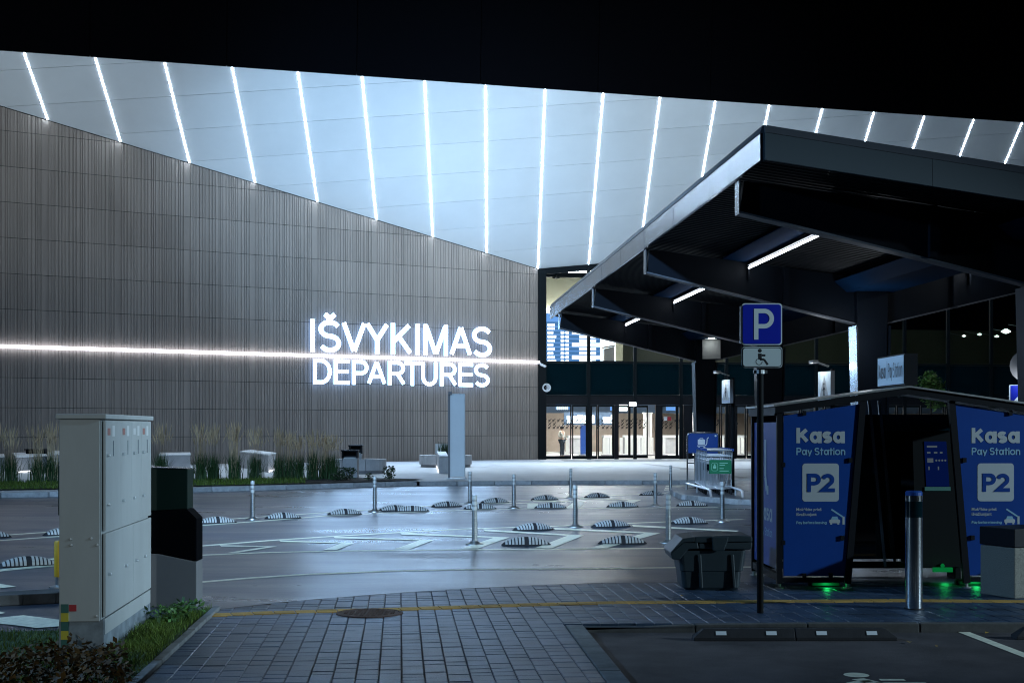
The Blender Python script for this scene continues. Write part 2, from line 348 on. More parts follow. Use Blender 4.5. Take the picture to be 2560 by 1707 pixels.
def text_mesh(s, bold=0.0, ext=0.0, res=6):
    """Mesh of a string in the built-in font, bottom-left of its ink at the origin, size 1; returns verts, faces, width, height."""
    k = (s, bold, ext)
    if k in _glyphs: return _glyphs[k]
    cu = bpy.data.curves.new('text', 'FONT'); cu.body = s; cu.size = 1; cu.offset = bold; cu.extrude = ext; cu.resolution_u = res
    cu.fill_mode = 'FRONT' if not ext else 'BOTH'
    o = bpy.data.objects.new('text', cu); C.objects.link(o)
    dg = bpy.context.evaluated_depsgraph_get(); me = bpy.data.meshes.new_from_object(o.evaluated_get(dg))
    vs = [v.co.copy() for v in me.vertices]; fs = [tuple(p.vertices) for p in me.polygons]
    bpy.data.objects.remove(o); bpy.data.curves.remove(cu); bpy.data.meshes.remove(me)
    x0 = min(v.x for v in vs); x1 = max(v.x for v in vs); y0 = min(v.y for v in vs); y1 = max(v.y for v in vs)
    vs = [Vector((v.x - x0, v.y - y0, v.z)) for v in vs]
    _glyphs[k] = (vs, fs, x1 - x0, y1 - y0); return _glyphs[k]
def put_text(mb, s, o, ux, uy, w=None, h=None, bold=0.0):
    """Lay text with its ink box's bottom-left at o; ux, uy are unit axes; fits width w and/or height h."""
    vs, fs, tw, th = text_mesh(s, bold); o, ux, uy = Vector(o), Vector(ux), Vector(uy)
    sx = (w / tw) if w else h / th; sy = (h / th) if h else sx
    mb.add([o + ux * (v.x * sx) + uy * (v.y * sy) for v in vs], fs); return tw * sx, th * sy
def poly2(mb, pts, o, ux, uy):
    o, ux, uy = Vector(o), Vector(ux), Vector(uy)
    mb.add([o + ux * p[0] + uy * p[1] for p in pts], [tuple(range(len(pts)))])
def disc(mb, c, r, o, ux, uy, n=20, ry=None):
    poly2(mb, [(c[0] + r * math.cos(2 * math.pi * k / n), c[1] + (ry or r) * math.sin(2 * math.pi * k / n)) for k in range(n)], o, ux, uy)
def ring(mb, c, r0, r1, o, ux, uy, a0=0, a1=2 * math.pi, n=24):
    o, ux, uy = Vector(o), Vector(ux), Vector(uy)
    vs = []
    for k in range(n + 1):
        a = a0 + (a1 - a0) * k / n
        for r in (r0, r1): vs.append(o + ux * (c[0] + r * math.cos(a)) + uy * (c[1] + r * math.sin(a)))
    mb.add(vs, [(2 * k, 2 * k + 1, 2 * k + 3, 2 * k + 2) for k in range(n)])
def rrect(w, h, r, n=5, cx=0, cy=0):
    out = []
    for (sx, sy, a) in ((1, 1, 0), (-1, 1, 90), (-1, -1, 180), (1, -1, 270)):
        for k in range(n + 1):
            t = math.radians(a + 90 * k / n); out.append((cx + sx * (w / 2 - r) + r * math.cos(t), cy + sy * (h / 2 - r) + r * math.sin(t)))
    return out
def stroke(mb, pts, w, o, ux, uy):
    for a, b in zip(pts, pts[1:]):
        dx, dy = b[0] - a[0], b[1] - a[1]; l = math.hypot(dx, dy) or 1; nx, ny = -dy / l * w / 2, dx / l * w / 2
        poly2(mb, [(a[0] - nx, a[1] - ny), (b[0] - nx, b[1] - ny), (b[0] + nx, b[1] + ny), (a[0] + nx, a[1] + ny)], o, ux, uy)

SD = Vector((-.0793, .9969, 0)); TD = Vector((.9969, .0793, 0))      # street grid: away from us / to the right

# ------------------------------------------------------------------ ground, road, pavement
edge = [(551, 1521), (573, 1519), (690, 1506), (809, 1495), (994, 1481), (1166, 1470), (1332, 1462), (1500, 1456), (1706, 1454.5), (2000, 1453.5), (2420, 1453), (2700, 1453)]
E2 = [tuple(G(*p)[:2]) for p in edge]; E2.append((40, E2[-1][1] + .3))
K0, K1 = G(551, 1521), G(352, 1707)                                    # verge kerb line, far and near end
kd = (K1 - K0).normalized(); KN = K0 + kd * 14
BZ = -.065
bayL0 = G(1457, 1562, 0); bayL1 = Vector(G(1577, 1707, 0)); bd = (bayL1 - bayL0).normalized(); bayLN = bayL0 + bd * 14
bayR = Vector((40, bayL0.y + .12, 0))
flat('ground', [(-300, -60), (300, -60), (300, 400), (-300, 400)], -.09, M['bay_asphalt'])
flat('parking_bay', [bayL0[:2], bayR[:2], (40, -8), bayLN[:2]], BZ, M['bay_asphalt'])
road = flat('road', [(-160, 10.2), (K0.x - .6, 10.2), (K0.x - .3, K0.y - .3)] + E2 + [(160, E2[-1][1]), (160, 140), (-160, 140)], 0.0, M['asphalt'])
pave = flat('pavement', E2 + [(40, bayR.y), bayL0[:2], bayLN[:2], (bayLN.x - 3, bayLN.y), KN[:2]], -.02, M['joint'])

def edge_line(x):
    for a, b in zip(E2, E2[1:]):
        if a[0] <= x <= b[0]: return a, b
    return (E2[0], E2[1]) if x < E2[0][0] else (E2[-2], E2[-1])
def halfplane(a, b):           # keep the right-hand side of a->b
    ex, ey = b[0] - a[0], b[1] - a[1]; l = math.hypot(ex, ey); n = (-ey / l, ex / l); return n, n[0] * a[0] + n[1] * a[1]
hl = halfplane(KN, K0)
pieces = []
pv = SD; pu = TD
for i in range(-34, 60):
    u0 = i * .162 + .02; v = R.uniform(2.0, 2.3)
    while v < 20:
        L = R.choice((.12, .16, .16, .2, .24, .24)); o = pu * u0 + pv * v; v += L
        c = o + pu * .08 + pv * (L / 2)
        if c.y < 7.2 or c.x > 9 or c.x < -6: continue
        poly = [tuple((o + pu * a + pv * b)[:2]) for a, b in ((0, 0), (.162, 0), (.162, L), (0, L))]
        a, b = edge_line(c.x); n, d = halfplane(a, b); poly = clip(poly, n, d)
        if len(poly) > 2: poly = clip(poly, *hl)
        if len(poly) > 2 and c.y < bayL0.y + 1.0:
            if c.x > bayL0.x - .2 and c.y > bayL0.y - .35: poly = clip(poly, (0, -1), -(bayL0.y + .11))
            elif c.x > bayL0.x - .2 or True:
                # left of the flush border strip of the bay
                s0 = bayL0 - Vector((.16, 0, 0)); nb = halfplane(s0 - bd * 3, s0 + bd * 20); poly = clip(poly, *nb) if c.y < bayL0.y + .02 else poly
        if len(poly) < 3: continue
        poly = inset(poly, .0024)
        if len(poly) < 3 or area(poly) < .004: continue
        pieces.append((c, poly))
def paver_geo(mb, poly):
    z = R.uniform(-.0035, .0005); top = inset(poly, .006)
    if len(top) != len(poly): mb.prism(poly, -.03, z); return
    n = len(poly); r0 = [(p[0], p[1], -.03) for p in poly]; r1 = [(p[0], p[1], z - .005) for p in poly]
    tilt = (R.uniform(-.008, .008), R.uniform(-.008, .008)); c = poly[0]
    r2 = [(p[0], p[1], z + tilt[0] * (p[0] - c[0]) + tilt[1] * (p[1] - c[1])) for p in top]
    mb.add(r0 + r1 + r2, [(i, (i + 1) % n, n + (i + 1) % n, n + i) for i in range(n)] + [(n + i, n + (i + 1) % n, 2 * n + (i + 1) % n, 2 * n + i) for i in range(n)] + [tuple(range(2 * n, 3 * n))])
vis = lambda c: (-40 < CX + c.x / c.y * F < 2600)
pieces.sort(key=lambda q: (not vis(q[0]) or q[0].y < 9.3, q[0].y))
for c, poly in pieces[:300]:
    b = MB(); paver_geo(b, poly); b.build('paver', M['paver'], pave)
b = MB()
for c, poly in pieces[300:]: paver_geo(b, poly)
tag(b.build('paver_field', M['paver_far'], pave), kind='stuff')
# yellow guide line
yl = [(551, 1536), (680, 1531), (809, 1527), (999, 1522), (1237, 1514), (1400, 1509), (1558, 1505.5), (1893, 1503), (2238, 1500.5), (2560, 1503), (2700, 1504)]
ypts = [G(*p) for p in yl]
def walk(pts, step):
    out = []; acc = 0
    for a, b in zip(pts, pts[1:]):
        l = (b - a).length; t = -acc % step if acc else 0
        t = (step - acc) if acc else 0
        while t < l:
            out.append((a + (b - a) * (t / l), (b - a).normalized())); t += step
        acc = (l - (t - step))
    return out
me_y = None
bm_ = MB(); bm_.hexa([(-.098, -.05, -.02), (.098, -.05, -.02), (.098, .05, -.02), (-.098, .05, -.02)], [(-.094, -.046, .004), (.094, -.046, .004), (.094, .046, .004), (-.094, .046, .004)])
me_y = bm_.mesh('guide_block', M['yellow_block'])
for row in (-.052, .052):
    for p, d in walk(ypts, .2):
        n = Vector((-d.y, d.x, 0)); q = p + n * row
        clone(me_y, 'guide_block', pave, (q.x, q.y, R.uniform(0, .002)), math.atan2(d.y, d.x))
# flush border and raised kerb of the parking bay
for k in range(9):
    a = bayL0 + bd * (k * .8 + .005); q = bayL0 + bd * (k * .8 + .79); b = MB(); off = Vector((-.155, 0, 0))
    b.prism([a[:2], q[:2], (q + off)[:2], (a + off)[:2]], -.1, R.uniform(.002, .006)); b.build('border_stone', M['border'], pave, bevel=.006)
ramp = 1.2
for k in range(10):
    x0 = bayL0.x + k * 1.0 + .004; x1 = x0 + .992; y0 = bayL0.y
    zz = [(-.05 + .065 * min(1, (x - bayL0.x) / ramp)) for x in (x0, x1)]
    b = MB(); b.hexa([(x0, y0, -.12), (x1, y0, -.12), (x1, y0 + .1, -.12), (x0, y0 + .1, -.12)],
                     [(x0, y0 + .012, zz[0]), (x1, y0 + .012, zz[1]), (x1, y0 + .1, zz[1]), (x0, y0 + .1, zz[0])])
    b.build('kerb_stone', M['dark_kerb'], pave, bevel=.008)
# verge kerb
for k in range(8):
    a = K0 + kd * (k * .8 + .006); q = K0 + kd * (k * .8 + .79); off = Vector((-.07, 0, 0)); b = MB()
    b.prism([a[:2], q[:2], (q + off)[:2], (a + off)[:2]], -.1, .022 + R.uniform(0, .01)); b.build('border_stone', M['border'], pave, bevel=.008)

# painted lines on the road
def line(pts, w0, name='road_marking', z=.004):
    w = [G(*p) for p in pts]; b = MB(); vs = []
    for i, p in enumerate(w):
        d = (w[min(i + 1, len(w) - 1)] - w[max(i - 1, 0)]).normalized(); n = Vector((-d.y, d.x, 0)) * w0 / 2
        vs += [(p.x - n.x, p.y - n.y, z), (p.x + n.x, p.y + n.y, z)]
    b.add(vs, [(2 * i, 2 * i + 2, 2 * i + 3, 2 * i + 1) for i in range(len(w) - 1)])
    return tag(b.build(name, M['paint']), kind='structure')
U1 = [(-80, 1343), (0, 1338), (108, 1331), (300, 1317), (493, 1303), (664, 1291), (860, 1278), (1000, 1269), (1146, 1259.5), (1330, 1249), (1396, 1244.6), (1595, 1235), (1680, 1231)]
O1 = [(-80, 1356), (0, 1351), (151, 1340.5), (300, 1329), (492, 1314.3), (664, 1301.5), (805, 1290), (950, 1283), (1071, 1278.5), (1208, 1273.5), (1318, 1271.5), (1700, 1268.5), (1795, 1268)]
U2 = [(-80, 1425), (124, 1398), (300, 1381), (492, 1365.4), (693, 1349.5), (847, 1339.5), (1000, 1331), (1149, 1322.5), (1381, 1315), (1482, 1311.5), (1667, 1304), (1860, 1298)]
O2 = [(-60, 1436), (0, 1426), (140, 1413), (300, 1400), (492, 1388), (679, 1380.5), (860, 1377), (1100, 1374.5), (1400, 1372.5), (1667, 1370.5), (1900, 1369)]
L3 = [(380, 1465), (492, 1455.7), (620, 1445), (761, 1435.7), (985, 1427), (1190, 1423), (1500, 1421), (1696, 1418.5), (1900, 1417)]
for l in (U1, O1, U2, O2): line(l, .17)
line(L3, .14)
def chevron(A, T, Bp, wu, wl):
    a, t, q = G(*A), G(*T), G(*Bp); b = MB(); z = .0085
    t2 = G(T[0] - wl * .9, T[1] + 1.2)
    b.add([(a.x, a.y, z), (t.x, t.y, z), (G(T[0] - wl * .95, T[1] + wu * .2).x, G(T[0] - wl * .95, T[1] + wu * .2).y, z), (G(A[0] + 4, A[1] + wu).x, G(A[0] + 4, A[1] + wu).y, z)], [(3, 2, 1, 0)])
    b.add([(t.x, t.y, z), (G(Bp[0] + wl, Bp[1]).x, G(Bp[0] + wl, Bp[1]).y, z), (q.x, q.y, z), (G(T[0] - wl * .95, T[1] + wu * .2).x, G(T[0] - wl * .95, T[1] + wu * .2).y, z)], [(3, 2, 1, 0)])
    tag(b.build('road_marking', M['paint']), kind='structure')
for c in (((549, 1363), (692.6, 1366.5), (569, 1382), 3.5, 26), ((698, 1351), (886, 1357.8), (808, 1375), 4, 34), ((833, 1341.5), (1085, 1350), (984.5, 1374), 4.3, 38),
          ((1000, 1332), (1274, 1343.7), (1153, 1371.5), 4.6, 42), ((1208, 1323.5), (1460, 1338.7), (1336, 1371), 4.6, 44), ((1384, 1319.5), (1652, 1332.7), (1473, 1370.5), 4.6, 44), ((1580, 1312.5), (1848, 1327), (1680, 1369), 4.6, 44)):
    chevron(*c)
for c in (((1208, 1255.5), (1345, 1258.5), (1318, 1271), 3, 28), ((1330, 1250.6), (1467, 1253.6), (1414, 1270), 3, 32), ((1446, 1244.6), (1604, 1249.4), (1521, 1268.5), 3, 34)):
    chevron(*c)
# markings left of the cabinet
for q in ([(-60, 1545), (0, 1545), (58, 1539), (122, 1547), (170, 1553), (170, 1565), (92, 1571), (30, 1563), (-60, 1556)], [(-60, 1530), (0, 1530), (14, 1533), (0, 1536), (-60, 1536)], [(-60, 1460), (0, 1460), (41, 1467), (0, 1471), (-60, 1471)]):
    o = flat('road_marking', [tuple(G(*p)[:2]) for p in q], .0085, M['paint'])
line([(5, 1424.5), (140, 1413)], .12, z=.0085)
# bay line and wheelchair symbol
b = MB()
bl = [G(2364, 1568, BZ), G(2391, 1568, BZ), G(2591, 1655, BZ), G(2555, 1645, BZ)]
bl = [G(2364, 1568, BZ), G(2391, 1567.5, BZ)]; dB = (G(2560, 1638, BZ) - G(2377, 1568, BZ)).normalized()
b.add([(p.x, p.y, BZ + .004) for p in (bl[0], bl[1], bl[1] + dB * 5, bl[0] + dB * 5)], [(0, 1, 2, 3)])
tag(b.build('bay_marking', M['paint']), kind='structure')
b = MB(); hc = G(2141, 1686, BZ + .004)
disc(b, (0, 0), .093, hc, (1, 0, 0), (0, 1, 0), ry=.10)
stroke(b, [(-.03, -.16), (.10, -.42)], .11, hc, (1, 0, 0), (0, 1, 0)); stroke(b, [(.06, -.35), (.42, -.35)], .09, hc, (1, 0, 0), (0, 1, .0)); stroke(b, [(.12, -.20), (.3, -.20)], .07, hc, (1, 0, 0), (0, 1, 0))
ring(b, (.1, -.55), .27, .34, hc, (1, 0, 0), (0, 1, 0), math.radians(100), math.radians(380))
for i, v in enumerate(b.v): v.z = BZ + .004 + (i % 5) * 0
tag(b.build('bay_marking', M['paint']), kind='structure')

# dark kerb island at left (with the yellow post)
t = flat('traffic_island', [tuple(G(*p, .1)[:2]) for p in ((-200, 1500), (153, 1477.5), (300, 1468), (300, 1462), (-200, 1489))], .1, M['dark_kerb'])
a0, a1 = G(-200, 1524, 0), G(300, 1500, 0)
for k in range(6):
    p = a0 + (a1 - a0) * (k / 6); q = a0 + (a1 - a0) * ((k + .99) / 6); n = Vector((0, .14, 0)); b = MB(); b.hexa([p, q, q + n, p + n], [p + Vector((0, .01, .104)), q + Vector((0, .01, .104)), q + n + Vector((0, 0, .104)), p + n + Vector((0, 0, .104))]); b.build('kerb_stone', M['dark_kerb'], t, world=False, bevel=.01)

# ------------------------------------------------------------------ plaza with its kerb and planting bed
PZ = .13
kb = [(-120, 1247), (0, 1244.5), (155, 1242), (300, 1237), (469, 1231.5), (600, 1227.5), (763, 1222.5), (900, 1218), (1011, 1214.5), (1100, 1213.5), (1300, 1212.3), (1500, 1211.6), (1700, 1211), (2100, 1210), (2700, 1209)]
kpts = [G(*p) for p in kb]
plaza = flat('plaza', [tuple((p + Vector((0, .12, 0)))[:2]) for p in kpts] + [(60, 105), (-60, 60), (-45, 44)], PZ, M['plaza'])
for i, (p, d) in enumerate(walk(kpts, 1.15)):
    if p.x > 14: break
    q = p + d * 1.135; n = Vector((-d.y, d.x, 0)) * .16; b = MB(); up = Vector((0, 0, PZ + .006 + R.uniform(-.004, .006)))
    b.hexa([p, q, q + n, p + n], [p + n * .1 + up, q + n * .1 + up, q + n + up, p + n + up]); b.build('kerb_stone', M['kerb'], plaza, world=False, bevel=.012)
bed = [(-150, 1228), (0, 1226), (300, 1221), (469, 1217), (763, 1210), (763, 1198), (600, 1201), (300, 1205), (0, 1209), (-150, 1211)]
gpoly = [tuple(G(x, y, PZ)[:2]) for x, y in bed]
flat('lawn', gpoly, PZ + .03, M['turf'])
flat('flower_bed', [tuple(G(x, y, PZ)[:2]) for x, y in ((700, 1211), (763, 1210), (900, 1206), (1020, 1202.5), (1060, 1201), (1040, 1199), (940, 1197), (820, 1195), (700, 1197))], PZ + .034, M['soil'])
# darker paving line in front of the doors
flat('plaza_paving_band', [tuple(G(x, y, PZ)[:2]) for x, y in ((1400, 1149.5), (2400, 1149.5), (2400, 1153), (1412, 1153))], PZ + .004, M['concrete'])
for q in (((1605, 1160), (1625, 1160), (1730, 1171), (1712, 1172)), ((1700, 1172), (2000, 1172.5), (2000, 1174), (1700, 1173.5)), ((1790, 1185), (1870, 1193), (1850, 1195), (1780, 1187))):
    flat('plaza_paving_band', [tuple(G(x, y, PZ)[:2]) for x, y in q], PZ + .008, M['concrete'])

def pip(p, poly):
    c = False; n = len(poly)
    for i in range(n):
        a, b = poly[i], poly[i - 1]
        if (a[1] > p[1]) != (b[1] > p[1]) and p[0] < (b[0] - a[0]) * (p[1] - a[1]) / (b[1] - a[1]) + a[0]: c = not c
    return c
def blade(b, p, h, w, lean, az, seg=2):
    d = Vector((math.cos(az), math.sin(az), 0)); s = Vector((-d.y, d.x, 0)) * w / 2; vs = []
    for k in range(seg + 1):
        t = k / seg; q = p + d * (lean * t * t) + Vector((0, 0, h * (t - .18 * t * t * (lean / max(h, .01)))))
        if k < seg: vs += [q - s * (1 - .5 * t), q + s * (1 - .5 * t)]
        else: vs.append(q)
    b.add(vs, [(2 * k, 2 * k + 1, 2 * k + 3, 2 * k + 2) for k in range(seg - 1)] + [(2 * seg - 2, 2 * seg - 1, 2 * seg)])
def scatter_grass(name, poly, n, h0, h1, w, z, m, seg=2):
    xs = [p[0] for p in poly]; ys = [p[1] for p in poly]; b = MB(); k = 0
    while k < n:
        p = (R.uniform(min(xs), max(xs)), R.uniform(min(ys), max(ys)))
        if pip(p, poly):
            k += 1; h = R.uniform(h0, h1) * (.7 + .6 * abs(math.sin(p[0] * 2.3 + p[1] * 3.1))); blade(b, Vector((p[0], p[1], z)), h, w, h * R.uniform(.2, 1.0), R.uniform(0, 6.28), seg)
    return tag(b.build(name, m), kind='stuff')
scatter_grass('grass', gpoly, 9000, .05, .12, .02, PZ + .03, M['blade'])

# near verge
verge = [tuple(G(*p)[:2]) for p in ((-250, 1592), (0, 1584), (153, 1581), (330, 1560), (470, 1538), (547, 1522))] + [tuple((K0 + kd * 7 + Vector((-.07, 0, 0)))[:2]), (-7, 5)]
verge[5] = tuple((K0 + Vector((-.07, 0, 0)))[:2])
flat('verge', verge, .02, M['turf'])
near = [p for p in verge if True]
scatter_grass('grass', near, 30000, .018, .055, .006, .02, M['blade'])
scatter_grass('grass', [tuple(G(*p)[:2]) for p in ((395, 1560), (520, 1535), (480, 1560), (430, 1600), (370, 1660), (260, 1690), (270, 1645), (330, 1600))], 3600, .04, .10, .007, .02, M['blade'], 3)
# brown ground cover in the corner, and weeds by the kiosk
def leaf_quad(b, p, s, R=R):
    a = R.uniform(0, 6.28); e = R.uniform(-.6, 1.0); d = Vector((math.cos(a) * math.cos(e), math.sin(a) * math.cos(e), math.sin(e))); n = d.cross(Vector((R.uniform(-1, 1), R.uniform(-1, 1), 1))).normalized()
    b.add([p, p + d * s * .5 + n * s * .28, p + d * s, p + d * s * .5 - n * s * .28], [(0, 1, 2, 3)])
b = MB(); dp = [tuple(G(*p)[:2]) for p in ((-150, 1668), (60, 1660), (160, 1648), (250, 1640), (300, 1650), (330, 1720), (300, 1900), (-150, 1900))]; k = 0
while k < 5200:
    p = (R.uniform(-4.5, -2.2), R.uniform(7.5, 11.0))
    if pip(p, dp):
        k += 1; hh = .03 + .17 * abs(math.sin(p[0] * 5.1) * math.cos(p[1] * 4.3)); leaf_quad(b, Vector((p[0], p[1], R.uniform(.02, hh + .03))), R.uniform(.03, .075))
tag(b.build('ground_cover_foliage', M['dry']), kind='stuff')
b = MB()
for k in range(420):
    c = G(*R.choice(((420, 1556), (440, 1553), (460, 1550), (478, 1547), (430, 1570), (400, 1562)))); p = c + Vector((R.gauss(0, .05), R.gauss(0, .1), R.uniform(.03, .16))); leaf_quad(b, p, R.uniform(.03, .07))
tag(b.build('weed_foliage', M['weed']), kind='stuff')

# ------------------------------------------------------------------ terminal building
W0 = Vector((65 / F * 73.9, 73.9, 0)); u = Vector((.8446, .5355, 0)); wn = Vector((.5355, -.8446, 0))
ZT = EYE + (HZ - 672) / F * 73.9
def WP(t, z, off=0.0): p = W0 + u * t + wn * off; return Vector((p.x, p.y, z))
def wall_uv(x, y):
    a = (x - CX) / F; t = (a * W0.y - W0.x) / (u.x - a * u.y); Y = W0.y + u.y * t; return t, EYE + (HZ - y) / F * Y
gd = Vector((.9598, .2805, 0)); dd = Vector((.0105, -.8304, .5572)); SC0 = Vector((W0.x, W0.y, ZT)); SL = 12.4
sn = gd.cross(dd).normalized()
if sn.z > 0: sn = -sn                      # points down, out of the soffit
def SP(r, s, off=0.0): return SC0 + gd * r + dd * s + sn * off
term = thing('airport_terminal', 'large airport terminal with ribbed grey wall, slanted white soffit and glazed entrance', 'building', (W0.x, W0.y, PZ))
SLOPE = .193
PT = 3.12; NB = 11
b = MB(); b.ext([WP(-NB * PT, PZ, -.06), WP(0, PZ, -.06), WP(0, ZT - .02, -.06), WP(-NB * PT, ZT + SLOPE * NB * PT - .02, -.06)], -wn * .4)
wall = b.build('wall', M['wallback'], term)
rows = [PZ, 1.365, 2.61, 3.87, 5.17, 6.74, 8.23, 9.73]
while rows[-1] < 18: rows.append(rows[-1] + 1.49)
prof = [(0, -.012)]; t = .02; rr = random.Random(3)
while t < PT - .2:
    w = rr.choice((.055, .07, .07, .1, .13)); g = rr.choice((.03, .04, .06)); d = rr.choice((.022, .03, .03, .012))
    prof += [(t, -.012), (t + .006, d), (t + w - .006, d), (t + w, -.012)]; t += w + g
prof.append((PT, -.012))
for j in range(len(rows) - 1):
    for i in range(NB):
        t0 = -(i + 1) * PT; z0, z1 = rows[j] + .010, rows[j + 1] - .010
        if z0 > ZT - SLOPE * t0 - .05: continue
        b = MB(); vs = []
        for dt, off in prof:
            zc = ZT - SLOPE * (t0 + dt) - .03; vs += [WP(t0 + dt, min(z0, zc), off), WP(t0 + dt, min(z1, zc), off)]
        b.add(vs, [(2 * k, 2 * k + 2, 2 * k + 3, 2 * k + 1) for k in range(len(prof) - 1)])
        inv = basis(term).inverted(); o = bpy.data.objects.new('cladding_panel', b.mesh('cladding_panel', M['cladding'], inv)); C.objects.link(o); o.parent = wall; o.matrix_parent_inverse = Matrix.Identity(4)
# led line on the wall
tl = -NB * PT; ti = tl
for k in range(NB):
    b = MB(); a, q = WP(-(k + 1) * PT + .006, 5.165, .13), WP(-k * PT - (.35 if k == 0 else .006) * 0 - .006, 5.165, .13); b.bar(a, q, .10, .13); b.build('light_line', M['led'], term)

# soffit: panels between the light strips and the cross joints
b = MB(); b.add([SP(-31, 12.3, -.12), SP(-31, 12.4 + .0, -.12), SP(30.4, SL, -.12), SP(30.4, 5.0, -.12), SP(0, -.3, -.12)], [(0, 1, 2, 3, 4)])
b.ext([SP(-31.5, SL, -.1), SP(30.4, SL, -.1), SP(30.4, 5.0, -.1), SP(0, -.3, -.1)], -sn * .4); soff = b.build('soffit', M['wallback'], term)
RP = 2.76
def s0(r): return -.3918 * r if r < 0 else .1726 * r
for k in range(-11, 11):
    ra, rb = k * RP, (k + 1) * RP
    for j in range(-1, 11):
        c0 = j * 1.95 - .35; c1 = c0 + 1.95
        poly = [(ra, c0 + .17 * ra), (rb, c0 + .17 * rb), (rb, c1 + .17 * rb), (ra, c1 + .17 * ra)]
        if k < 0: poly = clip(poly, (-.3918, -1), 0)
        else: poly = clip(poly, (.1726, -1), 0)
        if len(poly) > 2: poly = clip(poly, (0, 1), SL)
        if len(poly) < 3: continue
        poly = inset(poly, .010)
        if len(poly) < 3 or area(poly) < .01: continue
        b = MB(); b.hexa([SP(p[0], p[1], -.05) for p in poly], [SP(p[0], p[1], 0) for p in poly]); b.build('soffit_panel', M['soffit'], soff)
for k in range(-10, 11):
    r = k * RP
    lo = s0(r) + .04
    if lo > SL - .5: continue
    b = MB(); b.bar(SP(r, lo, .004), SP(r, SL - .06, .004), .042, .016, sn); b.build('light_strip', M['strip'], soff)
# roof edge: tall dark fascia panels and the roof behind
for k in range(13):
    ra, rb = -36 + k * 5.5, -36 + (k + 1) * 5.5 - .03
    p, q = SP(ra, SL, 0), SP(rb, SL, 0); b = MB(); n = Vector((.2805, -.9598, 0))
    b.ext([p + n * .05 + Vector((0, 0, -.02)), q + n * .05 + Vector((0, 0, -.02)), q + n * .5 + Vector((0, 0, 7)), p + n * .5 + Vector((0, 0, 7))], -n * .12); b.build('roof_fascia', M['fascia'], term)
p, q = SP(-36, SL, 0), SP(36, SL, 0); b = MB(); z = Vector((0, 0, 6.6)); bk = Vector((-.2805, .9598, 0)) * 45
b.ext([p + z, q + z, q + z + bk, p + z + bk], (0, 0, .3)); b.build('roof', M['fascia'], term)

# glazed front
hd = Vector((.99, .141, 0)).normalized(); hn = Vector((.141, -.99, 0)).normalized()
def FP(q, z, off=0.0): p = W0 + hd * q + hn * off; return Vector((p.x, p.y, z))
def fq(x): a = (x - CX) / F; return (a * W0.y - W0.x) / (hd.x - a * hd.y)
def ftop(q): return ZT + .0988 * q
def fbox(name, x0, x1, z0, z1, m, off=0.0, th=.12, parent=None):
    q0, q1 = fq(x0), fq(x1); b = MB(); b.ext([FP(q0, z0, off), FP(q1, z0, off), FP(q1, z1, off), FP(q0, z1, off)], hn * th); return b.build(name, m, parent or term)
q_end = 37.0; QB = fq(1471) - fq(1354)
Z1, Z2 = 3.48, 5.13
mull = [fq(1354) + QB * k for k in range(16)]
for k, q in enumerate(mull):
    if q > q_end: break
    b = MB(); w = .16 if k else .42
    q0 = q - w / 2 if k else .0
    b.ext([FP(q0, PZ, -.02), FP(q0 + w, PZ, -.02), FP(q0 + w, ftop(q0 + w) - .05, -.02), FP(q0, ftop(q0) - .05, -.02)], hn * .16); b.build('mullion', M['frame'], term)
b = MB(); b.ext([FP(0, ftop(0) - .32, -.03), FP(q_end, ftop(q_end) - .32, -.03), FP(q_end, ftop(q_end) - .03, -.03), FP(0, ftop(0) - .03, -.03)], hn * .14); b.build('head_beam', M['frame'], term)
for z0, z1 in ((Z1 - .09, Z1), (Z2, Z2 + .1)):
    b = MB(); b.ext([FP(.42, z0, -.025), FP(q_end, z0, -.025), FP(q_end, z1, -.025), FP(.42, z1, -.025)], hn * .14); b.build('transom', M['frame'], term)
for k in range(len(mull) - 1):
    qa = mull[k] + .09 if k else .43; qb = mull[k + 1] - .09
    if qa > q_end: break
    b = MB(); b.ext([FP(qa, Z1 + .005, 0), FP(qb, Z1 + .005, 0), FP(qb, Z2 - .005, 0), FP(qa, Z2 - .005, 0)], hn * .03); b.build('spandrel_pane', M['spandrel'], term)
    dark = k > 3
    b = MB(); b.add([FP(qa, Z2 + .11, .02), FP(qb, Z2 + .11, .02), FP(qb, ftop(qb) - .33, .02), FP(qa, ftop(qa) - .33, .02)], [(0, 1, 2, 3)]); b.build('window_pane', M['dpane' if dark else 'pane'], term)
# door zone: header, frames and leaves
b = MB(); b.ext([FP(.43, 2.98, -.03), FP(q_end, 2.98, -.03), FP(q_end, Z1 - .09, -.03), FP(.43, Z1 - .09, -.03)], hn * .1); b.build('door_header', M['black'], term)
def leaf_door(x0, x1, off=0.0, name='door', z0=PZ + .02, z1=2.97, fw=.06, m='pane'):
    q0, q1 = fq(x0), fq(x1); b = MB(); th = hn * .06
    for (a0, a1, c0, c1) in ((q0, q0 + fw, z0, z1), (q1 - fw, q1, z0, z1), (q0 + fw, q1 - fw, z0, z0 + .16), (q0 + fw, q1 - fw, z1 - .1, z1)):
        b.ext([FP(a0, c0, off), FP(a1, c0, off), FP(a1, c1, off), FP(a0, c1, off)], th)
    d = b.build(name, M['frame'], term)
    b = MB(); b.add([FP(q0 + fw, z0 + .16, off + .03), FP(q1 - fw, z0 + .16, off + .03), FP(q1 - fw, z1 - .1, off + .03), FP(q0 + fw, z1 - .1, off + .03)], [(0, 1, 2, 3)])
    bb = basis(term).inverted(); o = bpy.data.objects.new('glass_pane', b.mesh('glass_pane', M[m], bb)); C.objects.link(o); o.parent = d
    return d
leaf_door(1362, 1428, name='side_window'); leaf_door(1430, 1467, name='side_window')
